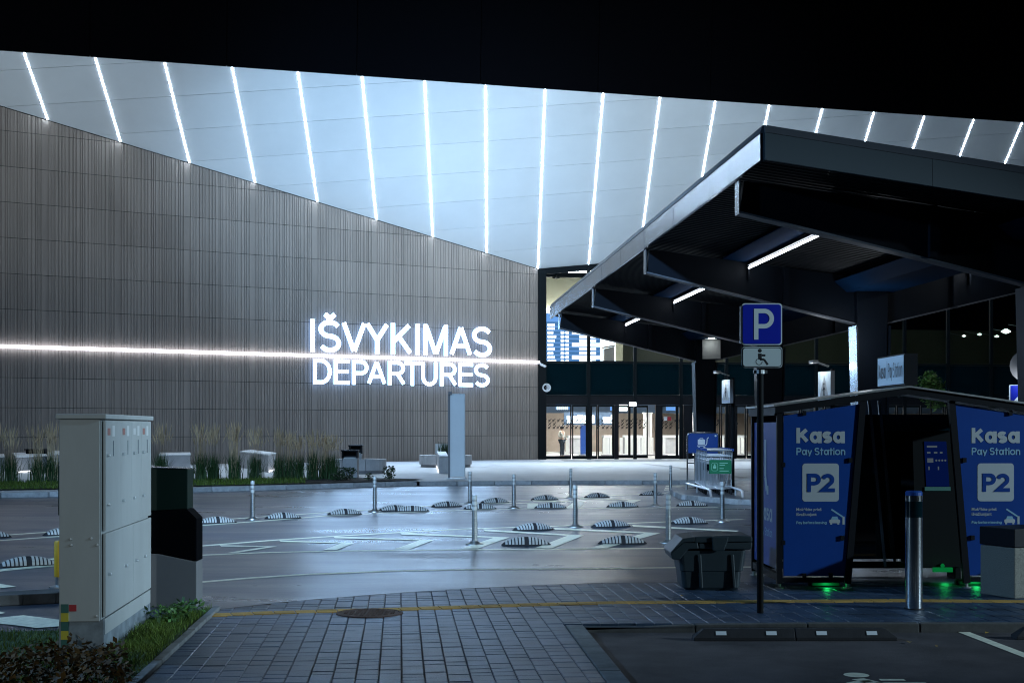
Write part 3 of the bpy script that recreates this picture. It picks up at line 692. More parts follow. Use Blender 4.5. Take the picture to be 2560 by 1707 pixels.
for x0, x1, off in ((1477, 1493, 0), (1494, 1535, 0), (1546, 1590, -1.6), (1590, 1637, -1.6), (1653, 1692, 0), (1692, 1707, 0), (1728, 1764, 0), (1766, 1800, 0), (1802, 1820, 0), (1840, 1864, 0), (1866, 1940, 0)):
    leaf_door(x0, x1, off)
for x0, x1 in ((1467.5, 1476.5), (1535.5, 1545.5), (1637.5, 1652.5), (1707.5, 1727.5), (1820.5, 1839.5)):
    fbox('door_post', x0, x1, PZ, 2.97, M['black'], -.02, .14)
for x0 in range(1941, 2760, 60): leaf_door(x0, x0 + 58)
# little plane silhouettes printed on the door glass
b = MB()
for x0, x1, off in ((1362, 1467, .05), (1496, 1533, .05), (1550, 1634, -1.54), (1655, 1705, .05), (1728, 1798, .05)):
    q = fq(x0)
    while q < fq(x1):
        for rowz in (1.92, 2.10, 2.28):
            if R.random() < .75:
                o = FP(q + R.uniform(-.03, .03), rowz - .12, off); s = .085
                stroke(b, [(-s, -s), (s, s)], .035, o, hd, (0, 0, 1)); stroke(b, [(-s, .3 * s), (.1 * s, 0), (.1 * s, -s)], .03, o, hd, (0, 0, 1)); stroke(b, [(-s * .9, -.4 * s), (-.45 * s, -s)], .02, o, hd, (0, 0, 1))
        q += .24
tag(b.build('door_print', M['signblack'], term), kind='stuff')

def sticker(x, y, rx, ry, m, name, n=6):
    c = FP(fq(x), EYE + (HZ - y) / F * FP(fq(x), 0).y, .07); b = MB(); b.ext([c + hd * (rx * math.cos(2 * math.pi * k / n + (math.pi / 4 if n == 4 else 0))) + Vector((0, 0, ry * math.sin(2 * math.pi * k / n + (math.pi / 4 if n == 4 else 0)))) for k in range(n)], hn * .01); b.build(name, M[m], term)
sticker(1672.5, 1046.5, .14, .14, 'red', 'door_sticker', 4); sticker(1663, 1046.5, .12, .14, 'white', 'door_sticker', 4); sticker(1836.5, 1058.5, .17, .17, 'signblack', 'arrow_sign'); sticker(1838, 1058.5, .05, .035, 'yellow', 'arrow_mark', 3)
# the hall behind the glass
b = MB(); b.ext([FP(.2, PZ - .08, -.3), FP(40, PZ - .08, -.3), FP(40, PZ - .08, -30), FP(.2, PZ - .08, -30)], (0, 0, .085)); b.build('hall_floor', M['hallfloor'], term)
b = MB(); b.ext([FP(.1, PZ, -24), FP(40, PZ, -24), FP(40, 3.4, -24), FP(.1, 3.4, -24)], -hn * .3); b.build('hall_back_wall', M['warm'], term)
b = MB(); b.ext([FP(.1, 3.55, -.5), FP(40, 3.55, -.5), FP(40, 3.55, -24), FP(.1, 3.55, -24)], (0, 0, 1.5)); b.build('mezzanine_slab', M['bulk'], term)
b = MB(); b.ext([FP(.15, PZ, -.35), FP(.15, PZ, -30), FP(.15, 16, -30), FP(.15, 10, -.35)], hd * -.2); b.build('hall_side_wall', M['beige'], term)
b = MB(); b.ext([FP(.2, 2.72, -17), FP(40, 2.72, -17), FP(40, 3.5, -17), FP(.2, 3.5, -17)], -hn * .3); b.build('hall_bulkhead', M['bulk'], term)
b = MB(); b.ext([FP(.2, 5.1, -13), FP(7.4, 5.1, -13), FP(7.4, 12.4, -13), FP(.2, 11.6, -13)], -hn * .3); b.build('upper_hall_wall', M['beige'], term)
b = MB(); b.ext([FP(7.5, 5.1, -24), FP(40, 5.1, -24), FP(40, 8.8, -24), FP(7.5, 8.8, -24)], -hn * .3); b.build('upper_hall_wall', M['beige'], term)
b = MB(); b.ext([FP(.2, 11.2, -.6), FP(40, 14.5, -.6), FP(40, 14.5, -26), FP(.2, 11.2, -26)], (0, 0, .3)); b.build('hall_ceiling', M['white'], term)
b = MB(); b.ext([FP(.3, 9.85, -2.2), FP(9, 9.85, -2.2), FP(9, 10.1, -2.2), FP(.3, 10.1, -2.2)], -hn * .4); b.build('ceiling_truss', M['frame'], term)
b = MB(); b.tube([FP(1.3, 9.85, -2.0), FP(1.3, 10.6, -2.0)], .06, 6); b.lathe([(.18, 0), (.2, .06), (.05, .12)], 10, FP(1.3, 9.75, -2.0)); b.build('ceiling_spot', M['frame'], term)
for q, z, w in ((2.2, 10.75, 1.6), (1.6, 10.45, 1.4), (4.6, 10.6, 2.2), (3.4, 10.9, 2.0)):
    b = MB(); b.box(FP(q + 1.2, z, -5), (w, .2, .07), math.atan2(hd.y, hd.x)); b.build('hall_lamp', M['halllight'], term)
for q, dp in ((1.6, -5), (4.2, -5), (7.2, -5), (10.5, -5), (1.6, -12), (4.2, -12), (7.2, -12), (10.5, -12), (14, -8), (18, -8), (23, -8), (4.2, -20), (8, -20)):
    b = MB(); b.box(FP(q, 3.47, dp), (.9, .9, .05), math.atan2(hd.y, hd.x)); b.build('hall_lamp', M['halllight'], term)
b = MB(); b.box(FP(3.6, 10.9, -7), (4, 2.0, .06), math.atan2(hd.y, hd.x)); b.build('hall_lamp', M['halllight'], term)
b = MB(); b.ext([FP(.3, 8.95, -12.9), FP(7.0, 8.95, -12.9), FP(7.0, 9.05, -12.9), FP(.3, 9.05, -12.9)], hn * .06); b.build('hall_lamp', M['halllight'], term)
for q in (20.5, 23.5): b = MB(); b.box(FP(q, 9.6, -12), (1.6, .3, .06), math.atan2(hd.y, hd.x)); b.build('hall_lamp', M['halllight'], term)  # lamps added to brighten the upper wall behind the right glazing
# check-in row: lit sign, counters, column, barrier posts, desk
def in_x(x, y, dp):           # point on the vertical plane dp metres behind the glass, seen at photo position x, y
    a = (x - CX) / F; base = W0 - hn * dp; q = (a * base.y - base.x) / (hd.x - a * hd.y); p = base + hd * q
    return Vector((p.x, p.y, EYE + (HZ - y) / F * p.y))
RZF = math.atan2(hd.y, hd.x)
sg = thing('check_in_sign', 'overexposed white lit sign above the check-in desks inside the hall', 'sign', in_x(1490, 1047, 14)); 
xs = [(1417, 1425), (1432, 1442), (1443, 1456), (1457, 1468), (1478, 1486), (1507, 1515), (1516, 1526), (1527, 1533)]
b = MB(); b.ext([in_x(1410, 1062, 14.1), in_x(1540, 1062, 14.1), in_x(1540, 1030, 14.1), in_x(1410, 1030, 14.1)], -hn * .08); b.build('backboard', M['bulk'], sg)
for xa, xb in xs:
    b = MB(); p0, p1 = in_x(xa, 1057, 14), in_x(xb, 1040 + R.uniform(-4, 3), 14); b.ext([(p0.x, p0.y, p0.z), (p1.x, p1.y, p0.z), (p1.x, p1.y, p1.z), (p0.x, p0.y, p1.z)], hn * .05); b.build('letter', M['hallsign'], sg, bevel=.05)
desks = [(1420, 1450, 'white check-in desk seen through the left window of the entrance'), (1508, 1535, 'white check-in desk behind the half-open sliding door'), (1560, 1602, 'white check-in desk behind the open doorway'), (1655, 1700, 'white check-in desk behind the door with red sticker'), (1722, 1765, 'white check-in desk beside the white hall column'), (1805, 1862, 'white check-in desk behind the doors right of the canopy column')]
for x0, x1, lab in desks:
    p0, p1 = in_x(x0, 1100, 15), in_x(x1, 1100, 15); c = (p0 + p1) / 2; w = (p1 - p0).length
    d = thing('check_in_desk', lab, 'desk', (c.x, c.y, PZ), RZF, 'check-in desks inside the hall')
    b = MB(); b.box((0, 0, .5), (w, .6, 1.0)); b.build('counter', M['concrete'], d, world=False); b = MB(); b.box((0, -.05, 1.09), (w + .08, .7, .16)); b.build('top', M['white'], d, world=False)
ln = [('white queue barrier behind the %s', x, s) for x, s in ((1408, 'left window, nearest the person'), (1418, 'left window, second from the person'), (1456, 'left window, left one of the blue pair'), (1463, 'left window, right one of the blue pair'), (1511, 'second door, leftmost'), (1519, 'second door, middle'), (1528, 'second door, rightmost'), (1553, 'open doorway, leftmost'), (1566, 'open doorway, second from left'), (1580, 'open doorway, left of the centre post'), (1597, 'open doorway, right of the centre post'), (1608, 'open doorway, third from right'), (1618, 'open doorway, second from right'), (1630, 'open doorway, rightmost'), (1660, 'red sticker door, left one'), (1698, 'red sticker door, right one'), (1806, 'doors past the canopy column, leftmost'), (1824, 'doors past the canopy column, second one'), (1846, 'doors past the canopy column, third one'), (1856, 'doors past the canopy column, rightmost'))]
bm1 = MB(); bm1.box((0, 0, .58), (.17, .05, .98)); me1 = bm1.mesh('panel', M['barrier']); bm1 = MB(); bm1.box((0, 0, .03), (.36, .36, .06)); me2 = bm1.mesh('foot', M['greyp'])
for lab, x, s in ln:
    c = in_x(x, 1120, 9); o = thing('queue_barrier', lab % s, 'barrier', (c.x, c.y, PZ), RZF, 'queue barriers inside the hall'); clone(me1, 'panel', o); clone(me2, 'foot', o)
c = in_x(1460, 1120, 8.5); o = thing('hall_stand', 'blue upright display stand inside the left entrance window', 'stand', (c.x, c.y, PZ), RZF)
b = MB(); b.box((0, 0, .95), (.42, .12, 1.7)); b.build('panel', M['trblue'], o, world=False); b = MB(); b.box((0, 0, .04), (.5, .4, .08)); b.build('foot', M['greyp'], o, world=False)
for x, lab in ((1619, 'white round hall column behind the open doorway'), (1737, 'white round hall column left of the dark canopy column')):
    c = in_x(x, 1120, 12); o = thing('hall_column', lab, 'column', (c.x, c.y, PZ)); b = MB(); b.lathe([(.27, 0), (.27, 2.5)], 14); b.build('shaft', M['barrier'], o, True, world=False); b = MB(); b.lathe([(.33, 2.5), (.33, 2.58)], 14); b.build('cap', M['barrier'], o, world=False)
# screens in the doorway header
for x0, x1, y0, y1, m, lab in ((1389, 1425, 1006, 1024, 'scrblue', 'small blue hanging info screen inside the left entrance window'), (1548, 1568, 1011, 1027, 'scrwhite', 'pale hanging screen behind the open doorway'), (1525, 1534, 1012, 1026, 'scrhead', 'blue hanging screen behind the second door'), (1665, 1688, 1012, 1026, 'scrhead', 'wide blue hanging screen behind the red sticker door')):
    p0, p1 = in_x(x0, y1, 6), in_x(x1, y0, 6); o = thing('info_screen', lab, 'screen', ((p0.x + p1.x) / 2, p0.y, p1.z)); b = MB(); b.ext([(p0.x, p0.y, p0.z), (p1.x, p1.y, p0.z), (p1.x, p1.y, p1.z), (p0.x, p0.y, p1.z)], hn * .05); b.build('display', M[m], o)
    b = MB(); b.tube([((p0.x + p1.x) / 2, p0.y, p1.z), ((p0.x + p1.x) / 2, p0.y, 3.6)], .02, 6); b.build('hanger', M['frame'], o)
    if m == 'scrblue':
        b = MB()
        for i in range(6):
            a = in_x(x0 + 3 + i * 5, 1020, 5.9); stroke(b, [(0, 0), (.07, 0)], .16, a, hd, (0, 0, 1))
        a = in_x(x0, 1008.5, 5.9); stroke(b, [(0, 0), (.7, 0)], .05, a, hd, (0, 0, 1)); b.build('display_text', M['scrwhite'], o)
p = in_x(1582, 1010, -.4); o = thing('exit_lamp', 'small white lit box lamp over the open doorway', 'lamp', (p.x, p.y, p.z)); b = MB(); b.box((0, 0, 0), (.34, .16, .2), RZF); b.build('box', M['hallsign'], o, world=False); b = MB(); b.box((0, .02, .13), (.36, .2, .06), RZF); b.build('cap', M['frame'], o, world=False)

# departures board on the upper floor
bo = thing('flight_board', 'wide blue and white departures board glowing behind the upper glass', 'screen', in_x(1440, 906, 5))
def bq(x0, y0, x1, y1, m, dp, name, mb=None):
    p0, p1 = in_x(x0, y1, dp), in_x(x1, y0, dp); pts = [(p0.x, p0.y, p0.z), (p1.x, p1.y, p0.z), (p1.x, p1.y, p1.z), (p0.x, p0.y, p1.z)]
    if mb is not None: mb.add(pts, [(0, 1, 2, 3)]); return
    b = MB(); b.ext(pts, -hn * .06); return b.build(name, M[m], bo)
bq(1345, 805, 1500, 904.5, 'scrblue', 5.0, 'display'); bq(1345, 785, 1500, 804.5, 'scrhead', 5.0, 'header')
bq(1501, 800, 1539, 904, 'scrwhite', 5.0, 'white_panel')
rowy = [812, 821, 831.5, 841.5, 851.5, 862, 872.5, 883, 893, 903]; b = MB(); rb = random.Random(5)
for i, y in enumerate(rowy):
    h2 = 3.0
    bq(1359, y - h2 * .8, 1364.5, y + h2 * .8, None, 4.9, '', b)
    x = 1369
    for wch in range(rb.choice((4, 5, 5, 6))): bq(x, y - h2, x + 3.0, y + h2, None, 4.9, '', b); x += 3.7
    bq(1402, y - h2, 1409, y + h2, None, 4.9, '', b); bq(1410, y - .6, 1413, y + .6, None, 4.9, '', b); bq(1414, y - h2, 1422, y + h2, None, 4.9, '', b)
    if i in (2, 5, 8): bq(1430, y - 4.2, 1500, y + 4.2, None, 4.9, '', b)
    elif i > 2: bq(1448, y - 3, 1490, y + 3, None, 4.9, '', b)
b.build('display_text', M['scrwhite'], bo)
b = MB()
for i in range(9): y = (rowy[i] + rowy[i + 1]) / 2; bq(1345, y - .45, 1500, y + .45, None, 4.92, '', b)
b.build('row_rule', M['scrhead'], bo)
p = in_x(1522, 905, 3.0); o = thing('hall_booth', 'brown wooden booth standing beside the flight board', 'booth', p); b = MB()
p0, p1 = in_x(1513, 905, 3.0), in_x(1536, 866, 3.0); b.ext([(p0.x, p0.y, p0.z), (p1.x, p1.y, p0.z), (p1.x, p1.y, p1.z), (p0.x, p0.y, p1.z - .12)], -hn * .5); b.build('body', M['warm'], o); b = MB(); b.ext([(p0.x - .08, p0.y, p1.z - .1), (p1.x + .05, p1.y, p1.z + .02), (p1.x + .05, p1.y, p1.z + .1), (p0.x - .08, p0.y, p1.z - .02)], -hn * .6); b.build('roof', M['warm'], o)
# glass rail, camera, horn
b = MB(); b.ext([FP(fq(1490), 5.14, -1.0), FP(fq(1570), 5.14, -1.0), FP(fq(1570), 5.32, -1.0), FP(fq(1490), 5.32, -1.0)], -hn * .1); b.build('balustrade', M['black'], term)
p = in_x(1366.6, 968.7, -.2); o = thing('horn_loudspeaker', 'round white horn loudspeaker on the dark glass beside the ribbed wall', 'loudspeaker', p)
b = MB(); Rm = Matrix.Rotation(math.pi / 2, 3, 'X')
bb = MB(); bb.lathe([(.06, -.25), (.09, -.12), (.215, 0), (.225, .012), (.2, .012), (.09, -.1), (.0, -.1)], 18); bb.v = [p + Rm @ v for v in bb.v]; bb.build('horn', M['white'], o, True)
bb = MB(); bb.lathe([(.055, -.1), (.05, .0), (.0, .02)], 12); bb.v = [p + Rm @ v for v in bb.v]; bb.build('driver', M['greyp'], o, True)
p = in_x(1351, 910, -.25); o = thing('security_camera', 'white bullet security camera at the end of the light line', 'camera', p); b = MB(); b.bar(p, p + Vector((.28, -.1, -.14)), .12, .12); b.build('housing', M['white'], o, bevel=.02); b = MB(); b.bar(p + Vector((-.08, .15, .1)), p + Vector((.03, .02, .02)), .06, .06); b.build('bracket', M['white'], o)

# person standing inside the left window
def person(loc, rz):
    root = thing('person', 'person in a pale jacket and dark trousers standing inside the entrance window', 'person', loc, rz)
    J = {'pelvis': (0, 0, .95, .14), 'waist': (0, 0, 1.1, .125), 'chest': (0, 0, 1.32, .15), 'neck': (0, .01, 1.5, .055), 'head': (0, -.01, 1.6, .085), 'top': (0, 0, 1.72, .075),
         'ls': (.18, 0, 1.42, .06), 'le': (.25, .03, 1.15, .045), 'lw': (.20, -.18, .98, .033), 'rs': (-.18, 0, 1.42, .06), 're': (-.25, .03, 1.15, .045), 'rw': (-.14, -.22, 1.08, .033),
         'lh': (.1, 0, .9, .095), 'lk': (.11, -.02, .5, .06), 'la': (.12, .02, .09, .042), 'lf': (.13, -.14, .04, .035), 'rh': (-.1, 0, .9, .095), 'rk': (-.11, -.03, .5, .06), 'ra': (-.12, .0, .09, .042), 'rf': (-.13, -.16, .04, .035)}
    E = [('pelvis', 'waist'), ('waist', 'chest'), ('chest', 'neck'), ('neck', 'head'), ('head', 'top'), ('chest', 'ls'), ('ls', 'le'), ('le', 'lw'), ('chest', 'rs'), ('rs', 're'), ('re', 'rw'), ('pelvis', 'lh'), ('lh', 'lk'), ('lk', 'la'), ('la', 'lf'), ('pelvis', 'rh'), ('rh', 'rk'), ('rk', 'ra'), ('ra', 'rf')]
    def skin(name, J, E, m, rootname):
        ks = list(J); me = bpy.data.meshes.new(name); me.from_pydata([J[k][:3] for k in ks], [(ks.index(a), ks.index(q)) for a, q in E], []); me.materials.append(m)
        o = bpy.data.objects.new(name, me); C.objects.link(o); o.parent = root; o.modifiers.new('skin', 'SKIN'); s = o.modifiers.new('sub', 'SUBSURF'); s.levels = s.render_levels = 1
        if not me.skin_vertices: me.attributes
        for i, k in enumerate(ks):
            sv = me.skin_vertices[0].data[i]; sv.radius = (J[k][3], J[k][3] * .8); sv.use_root = (k == rootname)
        return o
    try:
        skin('body', J, E, M['skin'], 'pelvis')
        g = lambda k, e: (*J[k][:3], J[k][3] + e)
        skin('jacket', {'a': g('pelvis', .02), 'b': g('waist', .025), 'c': g('chest', .02), 'd': g('ls', .015), 'e': g('le', .014), 'f': g('rs', .015), 'g': g('re', .014), 'h': (.21, -.14, 1.02, .045), 'i': (-.17, -.16, 1.1, .045)}, [('a', 'b'), ('b', 'c'), ('c', 'd'), ('d', 'e'), ('e', 'h'), ('c', 'f'), ('f', 'g'), ('g', 'i')], M['coat'], 'a')
        skin('trousers', {'a': g('pelvis', .012), 'b': g('lh', .012), 'c': g('lk', .02), 'd': g('la', .025), 'e': g('rh', .012), 'f': g('rk', .02), 'g': g('ra', .025)}, [('a', 'b'), ('b', 'c'), ('c', 'd'), ('a', 'e'), ('e', 'f'), ('f', 'g')], M['trousers'], 'a')
    except Exception as ex: print('person', ex)
    b = MB(); b.lathe([(.06, 1.58), (.098, 1.63), (.1, 1.7), (.07, 1.76), (.02, 1.785)], 12, (0, .015, 0)); b.build('hair', M['hair'], root, True, world=False)
c = in_x(1405, 1130, 5.0); person((c.x, c.y, PZ + .005), .9)

# sign letters
sign = thing('departures_sign', 'large white glowing wall lettering IŠVYKIMAS DEPARTURES on the ribbed wall', 'sign', WP(wall_uv(990, 900)[0], 4.4, .2))
def letters(spec, yt, yb, xref):
    zt = wall_uv(xref, yt)[1]; zb = wall_uv(xref, yb)[1]
    for ch, a, q in spec:
        x0, x1 = 700 + a / 3.36, 700 + q / 3.36; t0, t1 = wall_uv(x0, 880)[0], wall_uv(x1, 880)[0]
        sw = .135 * (zt - zb); g = PENS[ch]; gx0 = min(p[0] for st in g for p in st); gx1 = max(p[0] for st in g for p in st); b = MB()
        for sti, st in enumerate(g):
            pts = []
            for p in st:
                tt = t0 + sw / 2 + ((p[0] - gx0) / (gx1 - gx0) if gx1 > gx0 else .5) * max(t1 - t0 - sw, 0); pts.append((tt, zb + sw / 2 + p[1] * (zt - zb - sw)))
            n0 = len(b.v); b.cur = 1; ribbon(b, pts, sw, lambda x, y, e=sti * .004: WP(x, y, .30 + e)); b.cur = 0; m0 = (len(b.v) - n0) // 2
            bk = [WP(0, 0, 0)] * 0
            back = [v - wn * .07 for v in b.v[n0:]]; f0 = b.v[n0:]
            b.add(f0 + back, [(2 * i2 + 2 * m0, 2 * i2 + 2 + 2 * m0, 2 * i2 + 3 + 2 * m0, 2 * i2 + 1 + 2 * m0) for i2 in range(m0 - 1)] + [(2 * i2, 2 * i2 + 2, 2 * i2 + 2 + 2 * m0, 2 * i2 + 2 * m0) for i2 in range(m0 - 1)] + [(2 * i2 + 1, 2 * i2 + 1 + 2 * m0, 2 * i2 + 3 + 2 * m0, 2 * i2 + 3) for i2 in range(m0 - 1)] + [(0, 2 * m0, 2 * m0 + 1, 1), (2 * m0 - 2, 2 * m0 - 1, 4 * m0 - 1, 4 * m0 - 2)])
        b.build('letter', [M['letter'], M['letterface']], sign)
letters((('I', 232, 272), ('Š', 305, 488), ('V', 498, 700), ('Y', 695, 890), ('K', 910, 1084), ('I', 1115, 1153), ('M', 1183, 1384), ('A', 1402, 1586), ('S', 1592, 1753)), 799, 880, 775)
letters((('D', 260, 409), ('E', 432, 562), ('P', 585, 718), ('A', 712, 866), ('R', 885, 1028), ('T', 1023, 1153), ('U', 1168, 1295), ('R', 1322, 1460), ('E', 1478, 1595), ('S', 1610, 1733)), 898, 960, 800)

# ------------------------------------------------------------------ plaza furniture
def G2(x, y): return G(x, y, PZ)
# white mast
c = G2(1141, 1197); o = thing('info_pylon', 'tall plain white pylon at the plaza kerb', 'pylon', (c.x, c.y, PZ)); hp = EYE + (HZ - 984) / F * c.y - PZ
b = MB(); b.box((.03, .1, hp / 2 + .03), (.46, .16, hp - .06)); b.build('body', M['mast'], o, world=False, bevel=.012); b = MB(); b.box((-.24, .12, hp / 2), (.07, .12, hp - .04)); b.build('side_fin', M['greyp'], o, world=False); b = MB(); b.box((.268, .09, hp / 2), (.012, .15, hp - .06)); b.build('edge_strip', M['hallsign'] if False else M['white'], o, world=False); b = MB(); b.box((0, .1, .015), (.62, .3, .03)); b.build('foot_plate', M['galv'], o, world=False)
b = MB(); b.box((-.2, .02, hp + .02), (.12, .12, .1)); b.build('flood_lamp', M['greyp'], o, world=False)
# round concrete benches
def round_bench(x, y, rad, lab, plant=True, hgt=.50):
    c = G2(x, y); c.y += rad * .95; o = thing('round_bench', lab, 'bench', (c.x, c.y, PZ), 0, 'round concrete benches on the plaza')
    n = 10
    b = MB(); b.lathe([(rad * .95, 0), (rad * .95, .11)], 32); b.build('plinth', M['greyp'], o, True, world=False)
    for k in range(n):
        a0, a1 = 2 * math.pi * (k + .008) / n, 2 * math.pi * (k + .992) / n; b = MB(); pts = []
        for i in range(4): a = a0 + (a1 - a0) * i / 3; pts.append((rad * math.cos(a), rad * math.sin(a)))
        for i in range(4): a = a1 + (a0 - a1) * i / 3; pts.append((rad * .62 * math.cos(a), rad * .62 * math.sin(a)))
        b.prism(pts, .11, hgt); b.build('segment', M['concrete'], o, world=False, bevel=.015)
    b = MB(); b.lathe([(rad * .6, .11), (rad * .6, hgt - .06)], 24); b.build('soil', M['soil'], o, world=False)
    if plant:
        b = MB()
        for k in range(130): blade(b, Vector((R.gauss(0, .14), R.gauss(0, .14), hgt - .06)), R.uniform(.3, .75), .03, R.uniform(.05, .3), R.uniform(0, 6.28), 2)
        b.build('plant', M['leaf'], o, world=False)
        b = MB(); b.box((-.12, .35, hgt + .25), (.65, .08, .42)); b.box((-.12, .36, hgt - .0), (.5, .06, .2)); b.build('backrest', M['white'], o, world=False)
    return o
round_bench(1111, 1168.5, 1.10, 'round concrete bench with grasses, behind the white pylon')
round_bench(893, 1185, .95, 'round concrete bench beside the row of tall grasses', plant=False, hgt=.52)
# wedge benches with light below
def slab_bench(corners, h, lab, lit=None, dz=0.0):
    p = [G2(*c) for c in corners]; c = sum(p, Vector()) / len(p); o = thing('wedge_bench', lab, 'bench', (c.x, c.y, PZ), 0, 'angular concrete benches on the plaza')
    b = MB(); b.hexa([(q.x, q.y, PZ + .0) for q in p], [(q.x, q.y, PZ + h) for q in p]); b.build('block', M['concrete'], o, bevel=.02)
    top = [c + (q - c) * 1.02 for q in p]; b = MB(); b.hexa([(q.x, q.y, PZ + h + .002) for q in top], [(q.x, q.y, PZ + h + .05) for q in top]); b.build('seat_top', M['white'], o, bevel=.01)
    if lit:
        a, q = G2(*lit[0]), G2(*lit[1]); b = MB(); b.bar((a.x, a.y, PZ + .06), (q.x, q.y, PZ + .06), .03, .05); b.build('under_light', M['underled'], o)
    return o
slab_bench([(1098, 1184), (1120, 1184), (1114, 1166), (1092, 1166)], .6, 'angular concrete bench glowing at its foot, just left of the white pylon', ((1096.3, 1183), (1090.5, 1167)))
slab_bench([(670, 1181), (690, 1174), (628, 1161), (600, 1168)], .62, 'angular concrete bench behind the tall grasses, near the second clump', ((673, 1182), (692, 1175)))
slab_bench([(398, 1170), (476, 1168), (474, 1155), (402, 1157)], .5, 'low concrete bench just right of the utility cabinet')
slab_bench([(40, 1182), (118, 1178), (110, 1163), (30, 1166)], .55, 'concrete bench behind the left grass clumps, lit below', ((44, 1184), (76, 1181)))
slab_bench([(120, 1180), (200, 1176), (205, 1160), (122, 1163)], .62, 'concrete bench with bright lit foot beside the cabinet', ((122, 1181.5), (150, 1180)))
slab_bench([(-60, 1180), (12, 1177), (8, 1162), (-60, 1165)], .5, 'concrete bench at the far left edge of the plaza')
# litter bins with black hoods
def litter(x, y, w, hc, hh, lab, rz=0.0, sc='concrete', z=PZ):
    c = G(x, y, z); o = thing('litter_bin', lab, 'bin', (c.x, c.y + w / 2, z), rz, 'concrete litter bins with black hoods')
    b = MB(); b.box((0, 0, hc / 2), (w, w, hc)); b.build('body', M[sc], o, world=False, bevel=.012)
    b = MB(); b.box((0, w * .42, hc + hh / 2), (w * 1.02, w * .1, hh)); b.box((-w * .47, 0, hc + hh / 2), (.05, w * .74, hh)); b.box((w * .47, 0, hc + hh / 2), (.05, w * .74, hh)); b.build('hood', M['black'], o, world=False)
    b = MB(); b.box((0, 0, hc + hh + .02), (w * 1.08, w * 1.06, .05)); b.build('lid', M['black'], o, world=False, bevel=.008)
    b = MB(); b.box((0, -.02, hc + .012), (w * .7, w * .6, .02)); b.build('tray', M['galv'], o, world=False)
    return o
litter(873.5, 1196.5, .50, .66, .22, 'concrete litter bin with black hood at the end of the grasses')
litter(888, 1184, .46, .72, .26, 'black hooded litter bin standing behind the nearer plaza bin')
litter(86, 1172, .75, .55, .2, 'black hooded bin behind the left grass clumps')
def shrub(x, y, w, h, n, lab, z=PZ + .03, m='leaf'):
    c = G(x, y, z); o = thing('shrub', lab, 'shrub', (c.x, c.y, z), 0); b = MB()
    for k in range(n):
        a = R.uniform(0, 6.28); r = w / 2 * math.sqrt(R.random()); zz = R.uniform(.06, 1) * h; f = 1 - .5 * abs(zz / h - .6); leaf_quad(b, Vector((r * f * math.cos(a), r * f * math.sin(a), zz)), R.uniform(.05, .1))
    b.build('foliage', M[m], o, world=False); b = MB()
    for k in range(5): b.tube([(0, 0, 0), (R.uniform(-.3, .3) * w, R.uniform(-.3, .3) * w, h * .7)], .012, 5, .005)
    b.build('stem', M['bark'], o, world=False); return o
shrub(868, 1199, .55, .36, 420, 'dark low shrub in front of the hooded plaza bin')
shrub(973, 1198, .38, .40, 320, 'small leafy shrub alone in the dark bed')
shrub(922, 1200, .2, .18, 90, 'tiny shrub between the dark and the lone shrub')
shrub(846, 1201, .45, .22, 240, 'flat dark shrub against the last tall grass')
# ornamental grasses
def make_grass(seed):
    r2 = random.Random(seed); g = MB(); pl = MB()
    for k in range(240):
        a = r2.uniform(0, 6.28); p = Vector((r2.gauss(0, .08), r2.gauss(0, .08), 0)); ln = abs(r2.gauss(0, .2)); blade(g, p, r2.uniform(.45, .95), .019, ln, a, 3)
    for k in range(50):
        a = r2.uniform(0, 6.28); h = r2.uniform(1.25, 1.75); d = Vector((math.cos(a), math.sin(a), 0)) * r2.uniform(.04, .26); p0 = Vector((r2.gauss(0, .07), r2.gauss(0, .07), .1)); p1 = p0 + d * .6 + Vector((0, 0, h * .7)); p2 = p0 + d * 1.15 + Vector((0, 0, h - .1))
        s = Vector((.0035, 0, 0)); pl.add([p0 - s, p0 + s, p1 + s, p1 - s], [(0, 1, 2, 3)]); w = Vector((.013, .006, 0)); m_ = (p1 + p2) / 2
        pl.add([p1, m_ + w, p2, m_ - w], [(0, 1, 2, 3)]); w = Vector((-.004, .013, 0)); pl.add([p1, m_ + w, p2, m_ - w], [(0, 1, 2, 3)])
    return g.mesh('blades', M['reed']), pl.mesh('plumes', M['plume'])
GR = [make_grass(s) for s in (1, 2, 3)]
tg = [(-12, 1210, 'at the very left edge'), (27, 1209, 'second from the left edge'), (94, 1209, 'third from left, nearest the utility cabinet on its left'), (403, 1206, 'touching the right edge of the utility cabinet'), (501, 1205, 'first of the pair right of the dark kiosk'), (533, 1204, 'second of the pair right of the dark kiosk'), (586, 1202, 'standing alone before the angular bench, left one'), (639, 1200.5, 'standing alone before the angular bench, right one'), (698, 1200, 'leftmost of the dense row'), (724, 1199.5, 'second in the dense row'), (747, 1200.5, 'third in the dense row'), (782, 1200.5, 'middle of the dense row, darkest'), (813, 1199, 'second last in the dense row'), (831, 1200, 'last in the dense row beside the bin'), (130, 1208, 'half hidden left of the utility cabinet')]
for i, (x, y, w) in enumerate(tg):
    c = G(x, y, PZ); o = thing('ornamental_grass', 'tall feather grass clump with tan plumes, ' + w, 'grass clump', (c.x, c.y, PZ + .02), R.uniform(0, 6), 'feather grass clumps in the plaza bed')
    a, q = GR[i % 3]; clone(a, 'blades', o); k = clone(q, 'plumes', o); s = R.uniform(.9, 1.08); o.scale = (s, s, s)
    if x > 740: k.scale = (1, 1, .88)

